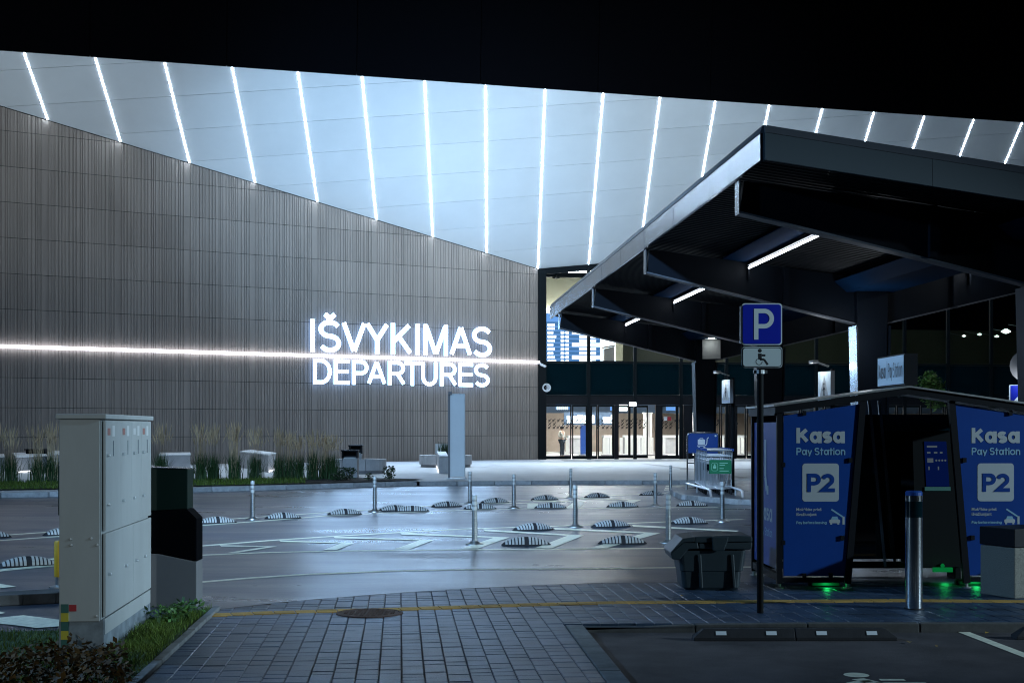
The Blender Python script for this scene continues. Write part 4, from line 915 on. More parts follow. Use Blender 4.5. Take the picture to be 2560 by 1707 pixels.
# ------------------------------------------------------------------ posts and humps on the road
gp = 'flexible steel road posts'; pr = thing('road_post', 'x', 'post', (0, 0, 0), 0, gp)
b = MB(); b.lathe([(.045, .05), (.04, .1), (.037, .70), (.037, .735), (.03, .745)], 14); b.build('pole', M['galv'], pr, True, world=False)
b = MB(); b.lathe([(.14, 0), (.135, .015), (.075, .035), (.05, .06)], 14); b.build('foot', M['galv'], pr, True, world=False)
for z in (.52, .6, .68): b = MB(); b.lathe([(.0385, z), (.0385, z + .05)], 14); b.build('reflective_band', M['stonegrey'], pr, True, world=False)
b = MB()
for k in range(9): z = .14 + k * .035; b.lathe([(.043 - k * .0004, z), (.0455 - k * .0004, z + .01), (.043 - k * .0004, z + .02)], 12)
tag(b.build('grip_ring', M['galv'], pr, True, world=False), kind='stuff')
posts = [(631.4, 1298, 'leftmost, alone right of the dark kiosk'), (936.8, 1279, 'second from left, between two humps'), (1175, 1259, 'beside the foot of the white pylon'), (1284.8, 1270, 'just left of the doubled zigzag'), (1427, 1244.6, 'farthest, on the upper line'), (1638.4, 1265, 'before the trolley island, right of the last zigzag'), (1676.5, 1231.5, 'at the tip of the trolley island'), (1438, 1317, 'between two humps on the middle line'), (1186.6, 1361, 'nearest one on the left of the near zigzags'), (1671, 1357, 'nearest one on the right, behind the grit bin'), (1806.2, 1304, 'right of the trolleys, in front of the island')]
for i, (x, y, w) in enumerate(posts):
    o = pr if i == 0 else copy_tree(pr); o.location = G(x, y); o.rotation_euler.z = R.uniform(0, 6); o['label'] = 'grey steel road post with reflective bands, ' + w
hp_ = thing('lane_hump', 'x', 'road hump', (0, 0, 0), 0, 'striped rubber humps along the lane lines')
def hump_sec(x):
    f = max(0.0, 1 - (abs(x) / .37) ** 2); hh = .012 + .115 * f ** .8; w = .05 + .075 * math.sqrt(f); return [(x, -w, 0), (x, -w * .82, hh * .55), (x, -w * .35, hh * .97), (x, w * .35, hh * .97), (x, w * .82, hh * .55), (x, w, 0)]
b = MB(); N_ = 26; S_ = [hump_sec(-.37 + .74 * k / N_) for k in range(N_ + 1)]
vs = [p for s in S_ for p in s]; b.add(vs, [(6 * k + i, 6 * (k + 1) + i, 6 * (k + 1) + i + 1, 6 * k + i + 1) for k in range(N_) for i in range(5)] + [tuple(range(6)), tuple(reversed(range(6 * N_, 6 * N_ + 6)))])
b.build('body', M['rubber'], hp_, True, world=False)
me_b = []
for k in range(13):
    if k in (6,): continue
    xa = -.325 + k * .05 + .008; xb = xa + .032; b = MB(); sa, sb = hump_sec(xa), hump_sec(xb); e = .004
    up = lambda s: [(p[0], p[1] * 1.03, p[2] + e) for p in s[0:6]]
    A, B_ = up(sa), up(sb); A[0] = (A[0][0], A[0][1] * .97, .018); B_[0] = (B_[0][0], B_[0][1] * .97, .018); A[5] = (A[5][0], A[5][1] * .97, .018); B_[5] = (B_[5][0], B_[5][1] * .97, .018)
    b.add(A + B_, [(i, i + 6, i + 7, i + 1) for i in range(5)] + [tuple(range(6)), tuple(reversed(range(6, 12)))]); b.build('stripe', M['humpwhite'], hp_, world=False)
ordn = ['first', 'second', 'third', 'fourth', 'fifth', 'sixth', 'seventh', 'eighth', 'ninth']
humps = [[(539.6, 1308.5), (704.7, 1297), (860, 1287), (984.5, 1277), (1116, 1267), (1237, 1257.5), (1361.6, 1250), (1492.6, 1244), (1629.5, 1238)], [(1030, 1279), (1200, 1273), (1376.5, 1271), (1557, 1268), (1731, 1265.5)], [(1333, 1326), (1528, 1318), (1724, 1310)], [(1315.5, 1364), (1557, 1360.5)], [(160, 1338), (63, 1417), (-38, 1346)]]
nm = ['along the farthest lane line, %s from the left', 'on the lower edge of the far hatched strip, %s from the left', 'on the middle lane line, %s from the left', 'nearest row in the zigzag strip, %s from the left', None]
first = True
for ri, row in enumerate(humps):
    for k, (x, y) in enumerate(row):
        o = hp_ if first else copy_tree(hp_); first = False
        p = G(x, y); dirx = (G(x + 6, y - (.35 if ri in (0, 2) else .08 if ri < 4 else .5)) - p); o.location = p + Vector((0, .1, .004)); o.rotation_euler.z = math.atan2(dirx.y, dirx.x) * .55 + R.uniform(-.03, .03)
        s = 1.0 if ri not in (0, 1) else .97; o.scale = (s, s, s)
        o['label'] = 'striped road hump ' + (nm[ri] % ordn[k] if nm[ri] else ['half hidden behind the left side of the utility cabinet', 'nearest of all, left of the yellow post', 'cut by the left picture edge'][k])

# ------------------------------------------------------------------ trolley island
ISZ = .12
isl = [(1674, 1231), (1680, 1238), (1700, 1248), (1740, 1253), (1800, 1258), (1880, 1263), (1990, 1270)]
ip = [G(x, y) for x, y in isl]
top = [tuple(p[:2]) for p in ip] + [(16, ip[-1].y + 1), (24, 75), (18, 75), (ip[0].x + 1.0, ip[0].y + 9)]
flat('trolley_island', [tuple((p + Vector((.05, .12, 0)))[:2]) for p in ip] + [(11, ip[-1].y), (16, 62), (11, 62), (8.0, 50), tuple(G(1720, 1216, ISZ)[:2])], ISZ, M['asphalt'])
for i, (p, d) in enumerate(walk(ip, .8)):
    q = p + d * .79; n = Vector((-d.y, d.x, 0)) * .15; b = MB(); upv = Vector((0, 0, ISZ + .005))
    if d.y > 0.0: pass
    b.hexa([p, q, q + n, p + n], [p + n * .1 + upv, q + n * .1 + upv, q + n + upv, p + n + upv]); b.build('kerb_stone', M['kerb'], bpy.data.objects['trolley_island'], world=False, bevel=.01)
# zebra crossing beyond the island
for k in range(5):
    y0 = 1204.5 + k * 4.6; flat('road_marking', [tuple(G(x, y)[:2]) for x, y in ((1668 - k * 2, y0), (1735, y0 - 1.4), (1735, y0 + .8), (1668 - k * 2, y0 + 2.3))], .004, M['paint'])
for k in range(3):
    y0 = 1203 + k * 7; flat('road_marking', [tuple(G(x, y)[:2]) for x, y in ((1826 + k * 8, y0), (1880, y0 - .5), (1880, y0 + 2.2), (1840 + k * 8, y0 + 2.4))], .0085, M['paint'])
# sign
c = G(1720.5, 1223, ISZ); fy = c.y
o = thing('trolley_sign', 'blue sign with a white luggage trolley pictogram on two steel posts', 'sign', (c.x, fy, ISZ))
pt = lambda x, y, dy=0: Vector(((x - CX) / F * fy, fy + dy, EYE + (HZ - y) / F * fy))
b = MB(); q = [pt(1718.5, 1132), pt(1718.5, 1090), pt(1721, 1083.5), pt(1726, 1081.5), pt(1788, 1081.5), pt(1794, 1083.5), pt(1796, 1090), pt(1796, 1133)]
b.tube([pt(1718.5, 1223)] + q[1:-1] + [pt(1796, 1223)], .022, 8); b.build('frame', M['steel'], o, True)
b = MB(); b.ext([p + Vector((0, .01, 0)) for p in q], (0, .03, 0)); b.build('panel', M['trblue'], o)
b = MB(); X, Z = Vector((1, 0, 0)), Vector((0, 0, 1)); oo = pt(1745, 1122, -.002); s_ = fy / F
poly2(b, rrect(18 * s_, 13 * s_, 2 * s_, 4, 8.5 * s_, 17.5 * s_), oo, X, Z); stroke(b, [(4.5 * s_, 24 * s_), (4.5 * s_, 26.3 * s_), (12.5 * s_, 26.3 * s_), (12.5 * s_, 24 * s_)], 1.6 * s_, oo, X, Z)
stroke(b, [(-2 * s_, 8.2 * s_), (16 * s_, 8.2 * s_), (20 * s_, 10 * s_), (22 * s_, 14 * s_), (23 * s_, 26 * s_), (27 * s_, 29 * s_)], 2.2 * s_, oo, X, Z)
disc(b, (2.5 * s_, 3 * s_), 3 * s_, oo, X, Z, 14); disc(b, (16 * s_, 3 * s_), 3 * s_, oo, X, Z, 14); disc(b, (44 * s_, 33 * s_), 2.6 * s_, oo, X, Z, 14); b.build('pictogram', M['white'], o)
b = MB(); b.tube([pt(1720, 1157), pt(1738, 1157)], .018, 6); b.build('cross_bar', M['steel'], o)
# trolleys
tr = thing('luggage_trolley', 'x', 'trolley', (0, 0, 0), 0, 'nested luggage trolleys on the island')
def tpart(name, tubes, m, r):
    b = MB()
    for pts in tubes: b.tube(pts, r, 7)
    return b.build(name, M[m], tr, True, world=False)
wt = .31
for sx in (-1, 1): tpart('side_post', [[(sx * wt, .10, .14), (sx * wt, .04, .55), (sx * wt * 1.02, -.08, 1.06)]], 'chrome', .016)
tpart('handle', [[(-wt * 1.02, -.08, 1.06), (-wt * 1.05, -.16, 1.09), (wt * 1.05, -.16, 1.09), (wt * 1.02, -.08, 1.06)]], 'chrome', .018)
tpart('basket_rail', [[(-wt, -.04, .97), (-wt, -.22, .95), (wt, -.22, .95), (wt, -.04, .97)], [(-wt, -.02, .86), (-wt, -.2, .84), (wt, -.2, .84), (wt, -.02, .86)], [(-wt, 0, .76), (wt, 0, .76)], [(-.1, -.22, .95), (-.1, -.0, .76)], [(.1, -.22, .95), (.1, 0, .76)]], 'chrome', .009)
tpart('base_frame', [[(-wt, .10, .16), (-wt * .8, -.35, .17), (-.1, -.62, .17), (.1, -.62, .17), (wt * .8, -.35, .17), (wt, .10, .16)], [(-wt, .10, .2), (wt, .10, .2)], [(-.12, .1, .18), (-.08, -.6, .18)], [(.12, .1, .18), (.08, -.6, .18)]], 'chrome', .016)
tpart('back_grille', [[(x, .06, .22), (x, .03, .5)] for x in (-.2, -.1, 0, .1, .2)], 'chrome', .008)
for wx, wy in ((-wt, .08), (wt, .08), (0, -.55)):
    b = MB(); bb = MB(); bb.lathe([(.03, -.02), (.075, -.02), (.075, .02), (.03, .02)], 12); b.add([(v.z + wx, v.y + wy, v.x + .075) for v in bb.v], bb.f); b.build('wheel', M['rubber'], tr, world=False)
b = MB(); b.box((wt * 1.05, -.16, 1.10), (.05, .06, .06)); b.build('hand_grip', M['trblue'], tr, world=False); b = MB(); b.box((-wt * 1.05, -.16, 1.10), (.05, .06, .06)); b.build('hand_grip', M['trblue'], tr, world=False)
fr = G(1797, 1236, ISZ); back = G(1768, 1221, ISZ); NT = 8
dirn = (back - fr) / (NT - 1)
for i in range(NT):
    o = tr if i == 0 else copy_tree(tr); o.location = fr + dirn * i; o.rotation_euler.z = -.06
    o['label'] = 'chrome luggage trolley, ' + ['front one of the nested row with green advert', 'second in the nested row, behind the green advert', 'third in the nested row', 'fourth in the nested row', 'fifth in the nested row', 'sixth in the nested row', 'last but one in the nested row', 'rearmost, below the blue trolley sign'][i]
ad = thing('advert_panel', 'green advert panel with white print clipped to the front trolley', 'advert', fr + Vector((0, -.27, .52)), -.06)
b = MB(); b.box((0, 0, .17), (.54, .012, .34)); b.build('board', M['adgreen'], ad, world=False, bevel=.003)
b = MB(); oo = Vector((-.27, -.008, 0)); poly2(b, rrect(.055, .05, .015, 3, .13, .15), oo, X, Z); poly2(b, rrect(.075, .06, .012, 3, .13, .19 - .02 * 0), oo + Vector((0, -.001, -.03)), X, Z); disc(b, (.13, .215), .022, oo, X, Z, 10)
for k, (w, y) in enumerate(((.2, .26), (.13, .21), (.1, .13), (.22, .07))): stroke(b, [(.25, y), (.25 + w, y)], .018, oo, X, Z)
o_ = rrect(.155, .2, .045, 5, .13, .17); i_ = rrect(.14, .185, .04, 5, .13, .17); b.add([oo + X * p[0] + Z * p[1] for p in o_ + i_], [(k, (k + 1) % 24, 24 + (k + 1) % 24, 24 + k) for k in range(24)]); b.build('print', M['adprint'], ad, world=False)
# guide rails on the ground
for pts, lab in (((( 1716, 1212), (1774, 1229), (1778, 1243)), 'low steel guide rail left of the trolleys'), (((1824, 1221), (1853, 1230.5), (1858, 1246)), 'low steel guide rail right of the trolleys')):
    a, c_, e = pts; B0 = G(a[0], a[1] + 12, ISZ); B1 = G(e[0], e[1] - 1, ISZ); o = thing('guide_rail', lab, 'rail', B1, 0)
    b = MB(); z = Vector((0, 0, .17)); b.tube([B0 + z, B1 + (B0 - B1).normalized() * .5 + z, B1 + (B0 - B1).normalized() * .12 + z * .9, B1 + Vector((0, 0, .0))], .03, 8); b.build('rail', M['chrome'], o, True); b = MB(); md = B0 + (B1 - B0) * .45; b.tube([md, md + z], .02, 6); b.tube([B0, B0 + z], .02, 6); b.build('support', M['chrome'], o)

# ------------------------------------------------------------------ dark canopy over the drop-off
cs = Vector((-.0754, .9972, 0)).normalized()
def CP(X_, z, h): return Vector((-.0756 * z + X_, z + X_ * .0756, h))
Xt, Xc, Xr = 4.54, 8.87, 13.2
can = thing('drop_off_canopy', 'dark steel drop-off canopy with butterfly roof and linear lights', 'canopy', CP(Xc, 30, 0))
RS = .142
def rtop(X_): return 5.59 - RS * (X_ - Xt) if X_ <= Xc else 5.59 - RS * (Xc - Xt) + RS * (X_ - Xc)
zf, zb = 17.7, 43.9
zs = [19.1, 26.6, 34.1, 41.6]
# roof decks (ribbed undersides)
for Xa, Xb in ((Xt, Xc), (Xc, Xr)):
    b = MB(); vs = []; n = 150
    for k in range(n + 1):
        z = zf + .06 + (zb - zf - .12) * k / n
        for dz, up in ((0, 0), (.06, 0), (.07, .05), (.12, .05)):
            for Xq in (Xa + .03, Xb - .005): vs.append(CP(Xq, min(z + dz, zb - .05), rtop(Xq) - .36 + up))
    m_ = len(vs) // 2; b.add(vs, [(2 * i, 2 * i + 2, 2 * i + 3, 2 * i + 1) for i in range(m_ - 1)]); b.build('roof_deck', M['deck'], can)
    b = MB(); b.hexa([CP(Xa, zf, rtop(Xa) - .1), CP(Xb, zf, rtop(Xb) - .1), CP(Xb, zb, rtop(Xb) - .1), CP(Xa, zb, rtop(Xa) - .1)], [CP(Xa, zf, rtop(Xa) - .02), CP(Xb, zf, rtop(Xb) - .02), CP(Xb, zb, rtop(Xb) - .02), CP(Xa, zb, rtop(Xa) - .02)]); b.build('roof_sheet', M['canopy'], can)
# fascias: panels with seams, coping above
def fas(A, B_, n, m, out, name='fascia_panel'):
    for k in range(n):
        p = A + (B_ - A) * (k / n + .0006); q = A + (B_ - A) * ((k + 1) / n - .0006); b = MB()
        b.ext([p + Vector((0, 0, -.445)), q + Vector((0, 0, -.445)), q + Vector((0, 0, -.10)), p + Vector((0, 0, -.10))], out * .05); b.build(name, M[m], can)
    b = MB(); b.hexa([A + Vector((0, 0, -.098)) + out * .06, B_ + Vector((0, 0, -.098)) + out * .06, B_ + Vector((0, 0, -.098)) - out * .05, A + Vector((0, 0, -.098)) - out * .05], [A + out * .02, B_ + out * .02, B_ - out * .05, A - out * .05]); b.build('coping', M['cancoping'], can)
lo = Vector((-1, 0, 0)); fo = Vector((0, -1, 0))
fas(CP(Xt, zf, rtop(Xt)), CP(Xt, zb, rtop(Xt)), 9, 'canfascia', lo)
fas(CP(Xt, zf, rtop(Xt)), CP(Xc, zf, rtop(Xc)), 2, 'canfront', fo); fas(CP(Xc, zf, rtop(Xc)), CP(Xr, zf, rtop(Xr)), 2, 'canfront', fo)
fas(CP(Xr, zf, rtop(Xr)), CP(Xr, zb, rtop(Xr)), 9, 'canfascia', -lo)
for i, z in enumerate(zs):
    for sgn, Xa in ((1, Xt + .0), (-1, Xr)):
        b = MB(); Xe = Xc - .1 * sgn; th = cs * .14
        tb, te = rtop(Xa) - .46, rtop(Xe) - .36
        tip = CP(Xa + .02 * sgn, z, 0); pts = [CP(Xa + .02 * sgn, z, tb - .42), CP(Xe, z, 3.72), CP(Xe, z, te), CP(Xa + .02 * sgn, z, tb + .1)]
        pts[3] = CP(Xa + .08 * sgn, z, tb - .0)
        b.ext(pts, th); b.build('roof_beam', M['canopy'], can, bevel=.004)
        # pale lower flange and tip plate
        b = MB(); e = Vector((0, 0, -.03)); b.ext([pts[0] + e - cs * .05, pts[1] + e - cs * .05, pts[1] - cs * .05 - Vector((0, 0, .002)), pts[0] - cs * .05 - Vector((0, 0, .002))], cs * .24); b.build('beam_flange', M['cancoping'], can)
        b = MB(); tp = Vector((-.025 * sgn, 0, 0)); b.ext([pts[0] + tp - cs * .05 - Vector((0, 0, .03)), pts[0] + tp * .1 - cs * .05 - Vector((0, 0, .03)), CP(Xa + .02 * sgn, z, tb) + tp * .1 - cs * .05, CP(Xa + .02 * sgn, z, tb) + tp - cs * .05], cs * .24); b.build('beam_end_plate', M['canfascia'], can)
        # stiffener and bracket
        Xs = Xa + (Xc - Xa) * .62; b = MB(); zb0 = tb - .42 + (3.72 - tb + .42) * .62; b.ext([CP(Xs - .05, z - .03, zb0), CP(Xs + .05, z - .03, zb0), CP(Xs + .05, z - .03, rtop(Xs) - .4), CP(Xs - .05, z - .03, rtop(Xs) - .4)], -cs * .1); b.build('stiffener', M['canopy'], can)
    # column: tapered, with web and two flanges
    b = MB(); w0, w1 = .22, .31; d = .17
    b.hexa([CP(Xc - w0, z - d, PZ - .02), CP(Xc + w0, z - d, PZ - .02), CP(Xc + w0, z + d, PZ - .02), CP(Xc - w0, z + d, PZ - .02)], [CP(Xc - w1, z - d, 4.55), CP(Xc + w1, z - d, 4.55), CP(Xc + w1, z + d, 4.55), CP(Xc - w1, z + d, 4.55)]); col = b.build('column', M['canopy'], can, bevel=.01)
    for sx in (-1, 1):
        b = MB(); b.hexa([CP(Xc + sx * (w0 + .004), z - d - .06, PZ), CP(Xc + sx * (w0 + .03), z - d - .06, PZ), CP(Xc + sx * (w0 + .03), z + d + .06, PZ), CP(Xc + sx * (w0 + .004), z + d + .06, PZ)], [CP(Xc + sx * (w1 + .004), z - d - .06, 3.7), CP(Xc + sx * (w1 + .03), z - d - .06, 3.7), CP(Xc + sx * (w1 + .03), z + d + .06, 3.7), CP(Xc + sx * (w1 + .004), z + d + .06, 3.7)]); b.build('column_flange', M['canfascia' if sx < 0 and i == 1 else 'canopy'], can)  # second column's left flange takes bright metal in place of light on it
# light runs, trays and valley gutter between the frames
ends = zs + [zb - .3]
for i in range(len(zs)):
    za, zc = zs[i] + .25, (zs[i + 1] - .12 if i + 1 < len(zs) else zb - .6)
    for XL in (6.5, 10.8):
        hh = rtop(XL) - .52
        b = MB(); b.tube([CP(XL, za, hh), CP(XL, zc, hh)], .02, 8); b.build('light_tube', M['canlight'], can, True)
        b = MB(); b.bar(CP(XL, za, hh + .07), CP(XL, zc, hh + .07), .09, .06); b.build('light_rail', M['canopy'], can)
        b = MB(); sg_ = 1 if XL < Xc else -1; b.hexa([CP(XL - .52 * sg_, za, hh + .16), CP(XL - .05 * sg_, za, hh + .10), CP(XL - .05 * sg_, zc, hh + .10), CP(XL - .52 * sg_, zc, hh + .16)], [CP(XL - .52 * sg_, za, hh + .18), CP(XL - .05 * sg_, za, hh + .12), CP(XL - .05 * sg_, zc, hh + .12), CP(XL - .52 * sg_, zc, hh + .18)]); b.build('light_tray', M['tray'], can)
        b = MB(); b.bar(CP(XL, zc + .02, hh + .08), CP(XL, zc + .02, hh - .22), .05, .03); b.build('light_bracket', M['canopy'], can)
b = MB(); hg = rtop(Xc) - .62; b.hexa([CP(Xc - .45, zf + .3, hg), CP(Xc + .45, zf + .3, hg), CP(Xc + .45, zb - .3, hg), CP(Xc - .45, zb - .3, hg)], [CP(Xc - .7, zf + .3, hg + .2), CP(Xc + .7, zf + .3, hg + .2), CP(Xc + .7, zb - .3, hg + .2), CP(Xc - .7, zb - .3, hg + .2)]); b.build('valley_gutter', M['tray'], can)
# small lamp with lit housing on the far column head
p = PX(1783, 850, 41.3)
o = thing('column_lamp', 'small bright wall lamp with lit box on the farthest canopy column', 'lamp', p); b = MB(); b.box(p + Vector((-.05, 0, .1)), (.26, .14, .1)); b.build('lens', M['lamphead'], o, bevel=.03); b = MB(); b.box(p + Vector((-.05, .12, .12)), (.34, .1, .16)); b.build('housing', M['white'], o)
q0 = PX(1756, 897, p.y + .3); q1 = PX(1801, 849, p.y + .3); b = MB(); b.box((q0 + q1) / 2, (q1.x - q0.x, .04, q1.z - q0.z)); b.build('lit_plate', M['greyp'], o)
lamp('column_lamp_light', 'POINT', p + Vector((-.05, .0, -.1)), 2.5, (.9, 1, .95), .05)
lamp('column_lamp_light', 'POINT', CP(Xc - .55, zs[1] - .9, 3.4), 26, (.8, .9, 1), .05)

# ------------------------------------------------------------------ crossing signs and the little tree
def cross_sign(x, y0, y1, Y, rz, lab, w=.62, round_=False):
    white = not round_; dep = .16 if round_ else .09
    h = (y1 - y0) / F * Y; c = PX(x, y1, Y); o = thing('crossing_sign', lab, 'sign', (c.x, c.y, 0), rz, 'lit pedestrian crossing signs')
    z0 = c.z; b = MB(); b.box((0, 0, z0 + h / 2), (w, dep, h)); b.build('box', M['greyp' if white else 'signface'], o, world=False, bevel=.01)
    e_ = -dep / 2 - .003
    if white: b = MB(); b.box((0, -dep / 2 - .0015, z0 + h / 2), (w * .97, .003, h * .98)); b.build('glare_face', M['signface'], o, world=False)  # pale face paints in the lamp glare over the blue sign
    hb_ = .24 if white else .97
    b = MB(); b.add([Vector((-w * .46, e_, z0 + h * .03)), Vector((w * .46, e_, z0 + h * .03)), Vector((w * .46, e_, z0 + h * hb_)), Vector((-w * .46, e_, z0 + h * hb_))], [(0, 1, 2, 3)]); b.build('blue_face', M['signblue'], o, world=False)
    oo = Vector((0, e_ - .003, z0)); b = MB(); poly2(b, [(-w * .40, h * .12), (w * .40, h * .12), (0, h * .9)], oo, X, Z); b.build('triangle', M['print' if white else 'signface'], o, world=False)
    oo = Vector((0, e_ - .006, z0)); b = MB(); s = h; disc(b, (0, .62 * s), .045 * s, oo, X, Z, 10); stroke(b, [(0, .57 * s), (0, .36 * s)], .07 * s, oo, X, Z); stroke(b, [(0, .38 * s), (-.09 * s, .18 * s)], .04 * s, oo, X, Z); stroke(b, [(0, .38 * s), (.09 * s, .18 * s)], .04 * s, oo, X, Z); stroke(b, [(-.1 * s, .42 * s), (0, .53 * s), (.1 * s, .44 * s)], .03 * s, oo, X, Z); b.build('walker', M['signblack'], o, world=False)
    b = MB(); b.tube([(0, .14, 0), (0, .14, z0 + h + .05)], .045, 10); b.build('pole', M['blackmatt'], o, True, world=False)
    b = MB(); b.tube([(0, .05, z0 + h + .1), (0, -.25, z0 + h + .2)], .02, 6); b.box((0, -.28, z0 + h + .19), (.2, .12, .06)); b.build('lamp_arm', M['galv'], o, world=False)
    if round_:
        bb = MB(); bb.lathe([(.3, -.02), (.3, .02)], 20); b = MB(); b.add([(v.x, v.z - .02, v.y + z0 + h + .36) for v in bb.v], bb.f); b.build('round_sign', M['greyp'], o, world=False)
    l = lamp('crossing_sign_lamp', 'POINT', tuple(basis(o) @ Vector((-.05, -.33, z0 + h + .08))), 9, (.85, .93, 1), .04)
    return o
cross_sign(1819, 949, 1008, 36, -1.38, 'narrow blue and white pedestrian crossing sign above the trolley sign')
cross_sign(2066, 928, 1012, 29, -1.36, 'bright white crossing sign rising behind the pay booth roof')
cross_sign(2566, 962, 1012, 27, -.35, 'blue walking-person crossing sign at the right picture edge with round sign above', .62, True)
# lamp bodies added inside the hall as reflections of street lamps in the glazing
for x, y, s, lab in ((2515, 829, .3, 'brightest greenish white lamp seen through the right glazing'), (2558, 818, .26, 'white lamp seen through the glazing at the right picture edge'), (2410, 840, .12, 'tiny lamp seen through the glazing, leftmost of the row'), (2449, 836, .13, 'tiny lamp seen through the glazing, second from left in the row'), (2492, 841, .14, 'small lamp seen through the glazing just below the brightest one')):
    p = in_x(x, y, 8); o = thing('lamp_reflection', lab, 'lamp', p); bb = MB(); bb.lathe([(s * .1, -.1 * s * 4), (s, 0), (s * .3, .5 * s)], 10, p); bb.build('lamp_head', M['lamphead'], o, True); b = MB(); b.tube([p, p + Vector((-.9, 0, .18))], .02, 5); b.build('arm', M['galv'], o)
c = PX(2326, 1000, 24); o = thing('small_tree', 'small leafy green tree rising behind the pay booth roof', 'tree', (c.x, c.y, 0)); b = MB()
zt = EYE + (HZ - 925) / F * 24
for k in range(900):
    a = R.uniform(0, 6.28); e = R.uniform(-1, 1); r = R.random() ** .4; l = .62 + .25 * math.sin(3 * a + 5 * e); p = Vector((math.cos(a) * math.sqrt(1 - e * e) * .26 * l * 1.3 * r + (.09 if e < -.2 else 0), math.sin(a) * math.sqrt(1 - e * e) * .26 * r, zt - .34 + e * .34 * r)); leaf_quad(b, p, R.uniform(.05, .10))
b.build('crown', M['treeleaf'], o, world=False); b = MB(); b.tube([(0, 0, 0), (.02, 0, zt * .5), (0, 0, zt - .3)], .045, 8, .012); b.tube([(0, 0, zt - .7), (.14, .02, zt - .35)], .015, 6, .006); b.build('trunk', M['bark'], o, world=False)

# ------------------------------------------------------------------ pay booth
BW, BD = 1.44, 1.45; bx = Vector((4.336, 15.58, 0)); BR = .03
bt = thing('pay_booth', 'black framed parking pay booth with blue Kasa Pay Station panels', 'pay station', bx, BR)
def bpart(name, m, mb, bevel=0.0, parent=None): return mb.build(name, M[m], parent or bt, world=False, bevel=bevel)
EV, RG = 1.985, 2.195
rz_ = lambda x: RG - (RG - EV) * abs(x) / BW
for sx in (-1, 1):
    for y in (0.03, BD - .03):
        b = MB(); b.bar((sx * (BW - .03), y, .05), (sx * (BW - .03), y, EV - .06), .06, .06, (0, 1, 0)); bpart('post', 'black', b)
        b = MB(); b.lathe([(.05, 0), (.05, .012), (.018, .014), (.018, .06)], 10, (sx * (BW - .03), y, 0)); bpart('foot', 'galv', b)
    b = MB(); b.bar((sx * .66, .03, .05), (sx * .49, .03, rz_(.5) - .07), .07, .06, (0, 1, 0)); bpart('slanted_post', 'black', b)
    b = MB(); b.lathe([(.05, 0), (.05, .012), (.018, .014), (.018, .06)], 10, (sx * .66, .03, 0)); bpart('foot', 'galv', b)
    b = MB(); b.bar((sx * (BW - .03), .07, .12), (sx * (BW - .03), BD - .07, .12), .05, .08); bpart('bottom_rail', 'black', b)
    b = MB(); b.bar((sx * (BW - .06), .03, .09), (sx * .70, .03, .09), .05, .05); bpart('bottom_rail', 'black', b)
b = MB(); b.bar((-BW + .07, BD - .03, .12), (BW - .07, BD - .03, .12), .05, .08); bpart('bottom_rail', 'black', b)
for sx in (-1, 1):
    b = MB(); b.ext([(sx * (BW + .03), -.04, EV - .075), (0, -.04, RG - .075), (0, -.04, RG - .004), (sx * (BW + .03), -.04, EV - .004)], (0, .06, 0)); bpart('roof_rafter', 'black', b)
    b = MB(); b.ext([(sx * (BW + .05), -.07, EV), (0, -.07, RG), (0, -.07, RG + .018), (sx * (BW + .05), -.07, EV + .018)], (0, BD + .14, 0)); bpart('roof', 'galv', b)
    b = MB(); b.bar((sx * (BW - .0), .02, EV - .05), (sx * (BW - .0), BD, EV - .05), .05, .09); bpart('eave_beam', 'black', b)
# back pair of slanted posts and the dark back wall
for xx in (-.02, .10):
    b = MB(); b.bar((xx + .17, BD - .08, .1), (xx - .02, BD - .08, RG - .12), .035, .035, (0, 1, 0)); bpart('back_post', 'canfascia', b)
b = MB(); b.box((0, BD - .05, 1.05), (2 * BW - .16, .012, 1.72)); bpart('back_glass', 'spandrel', b)
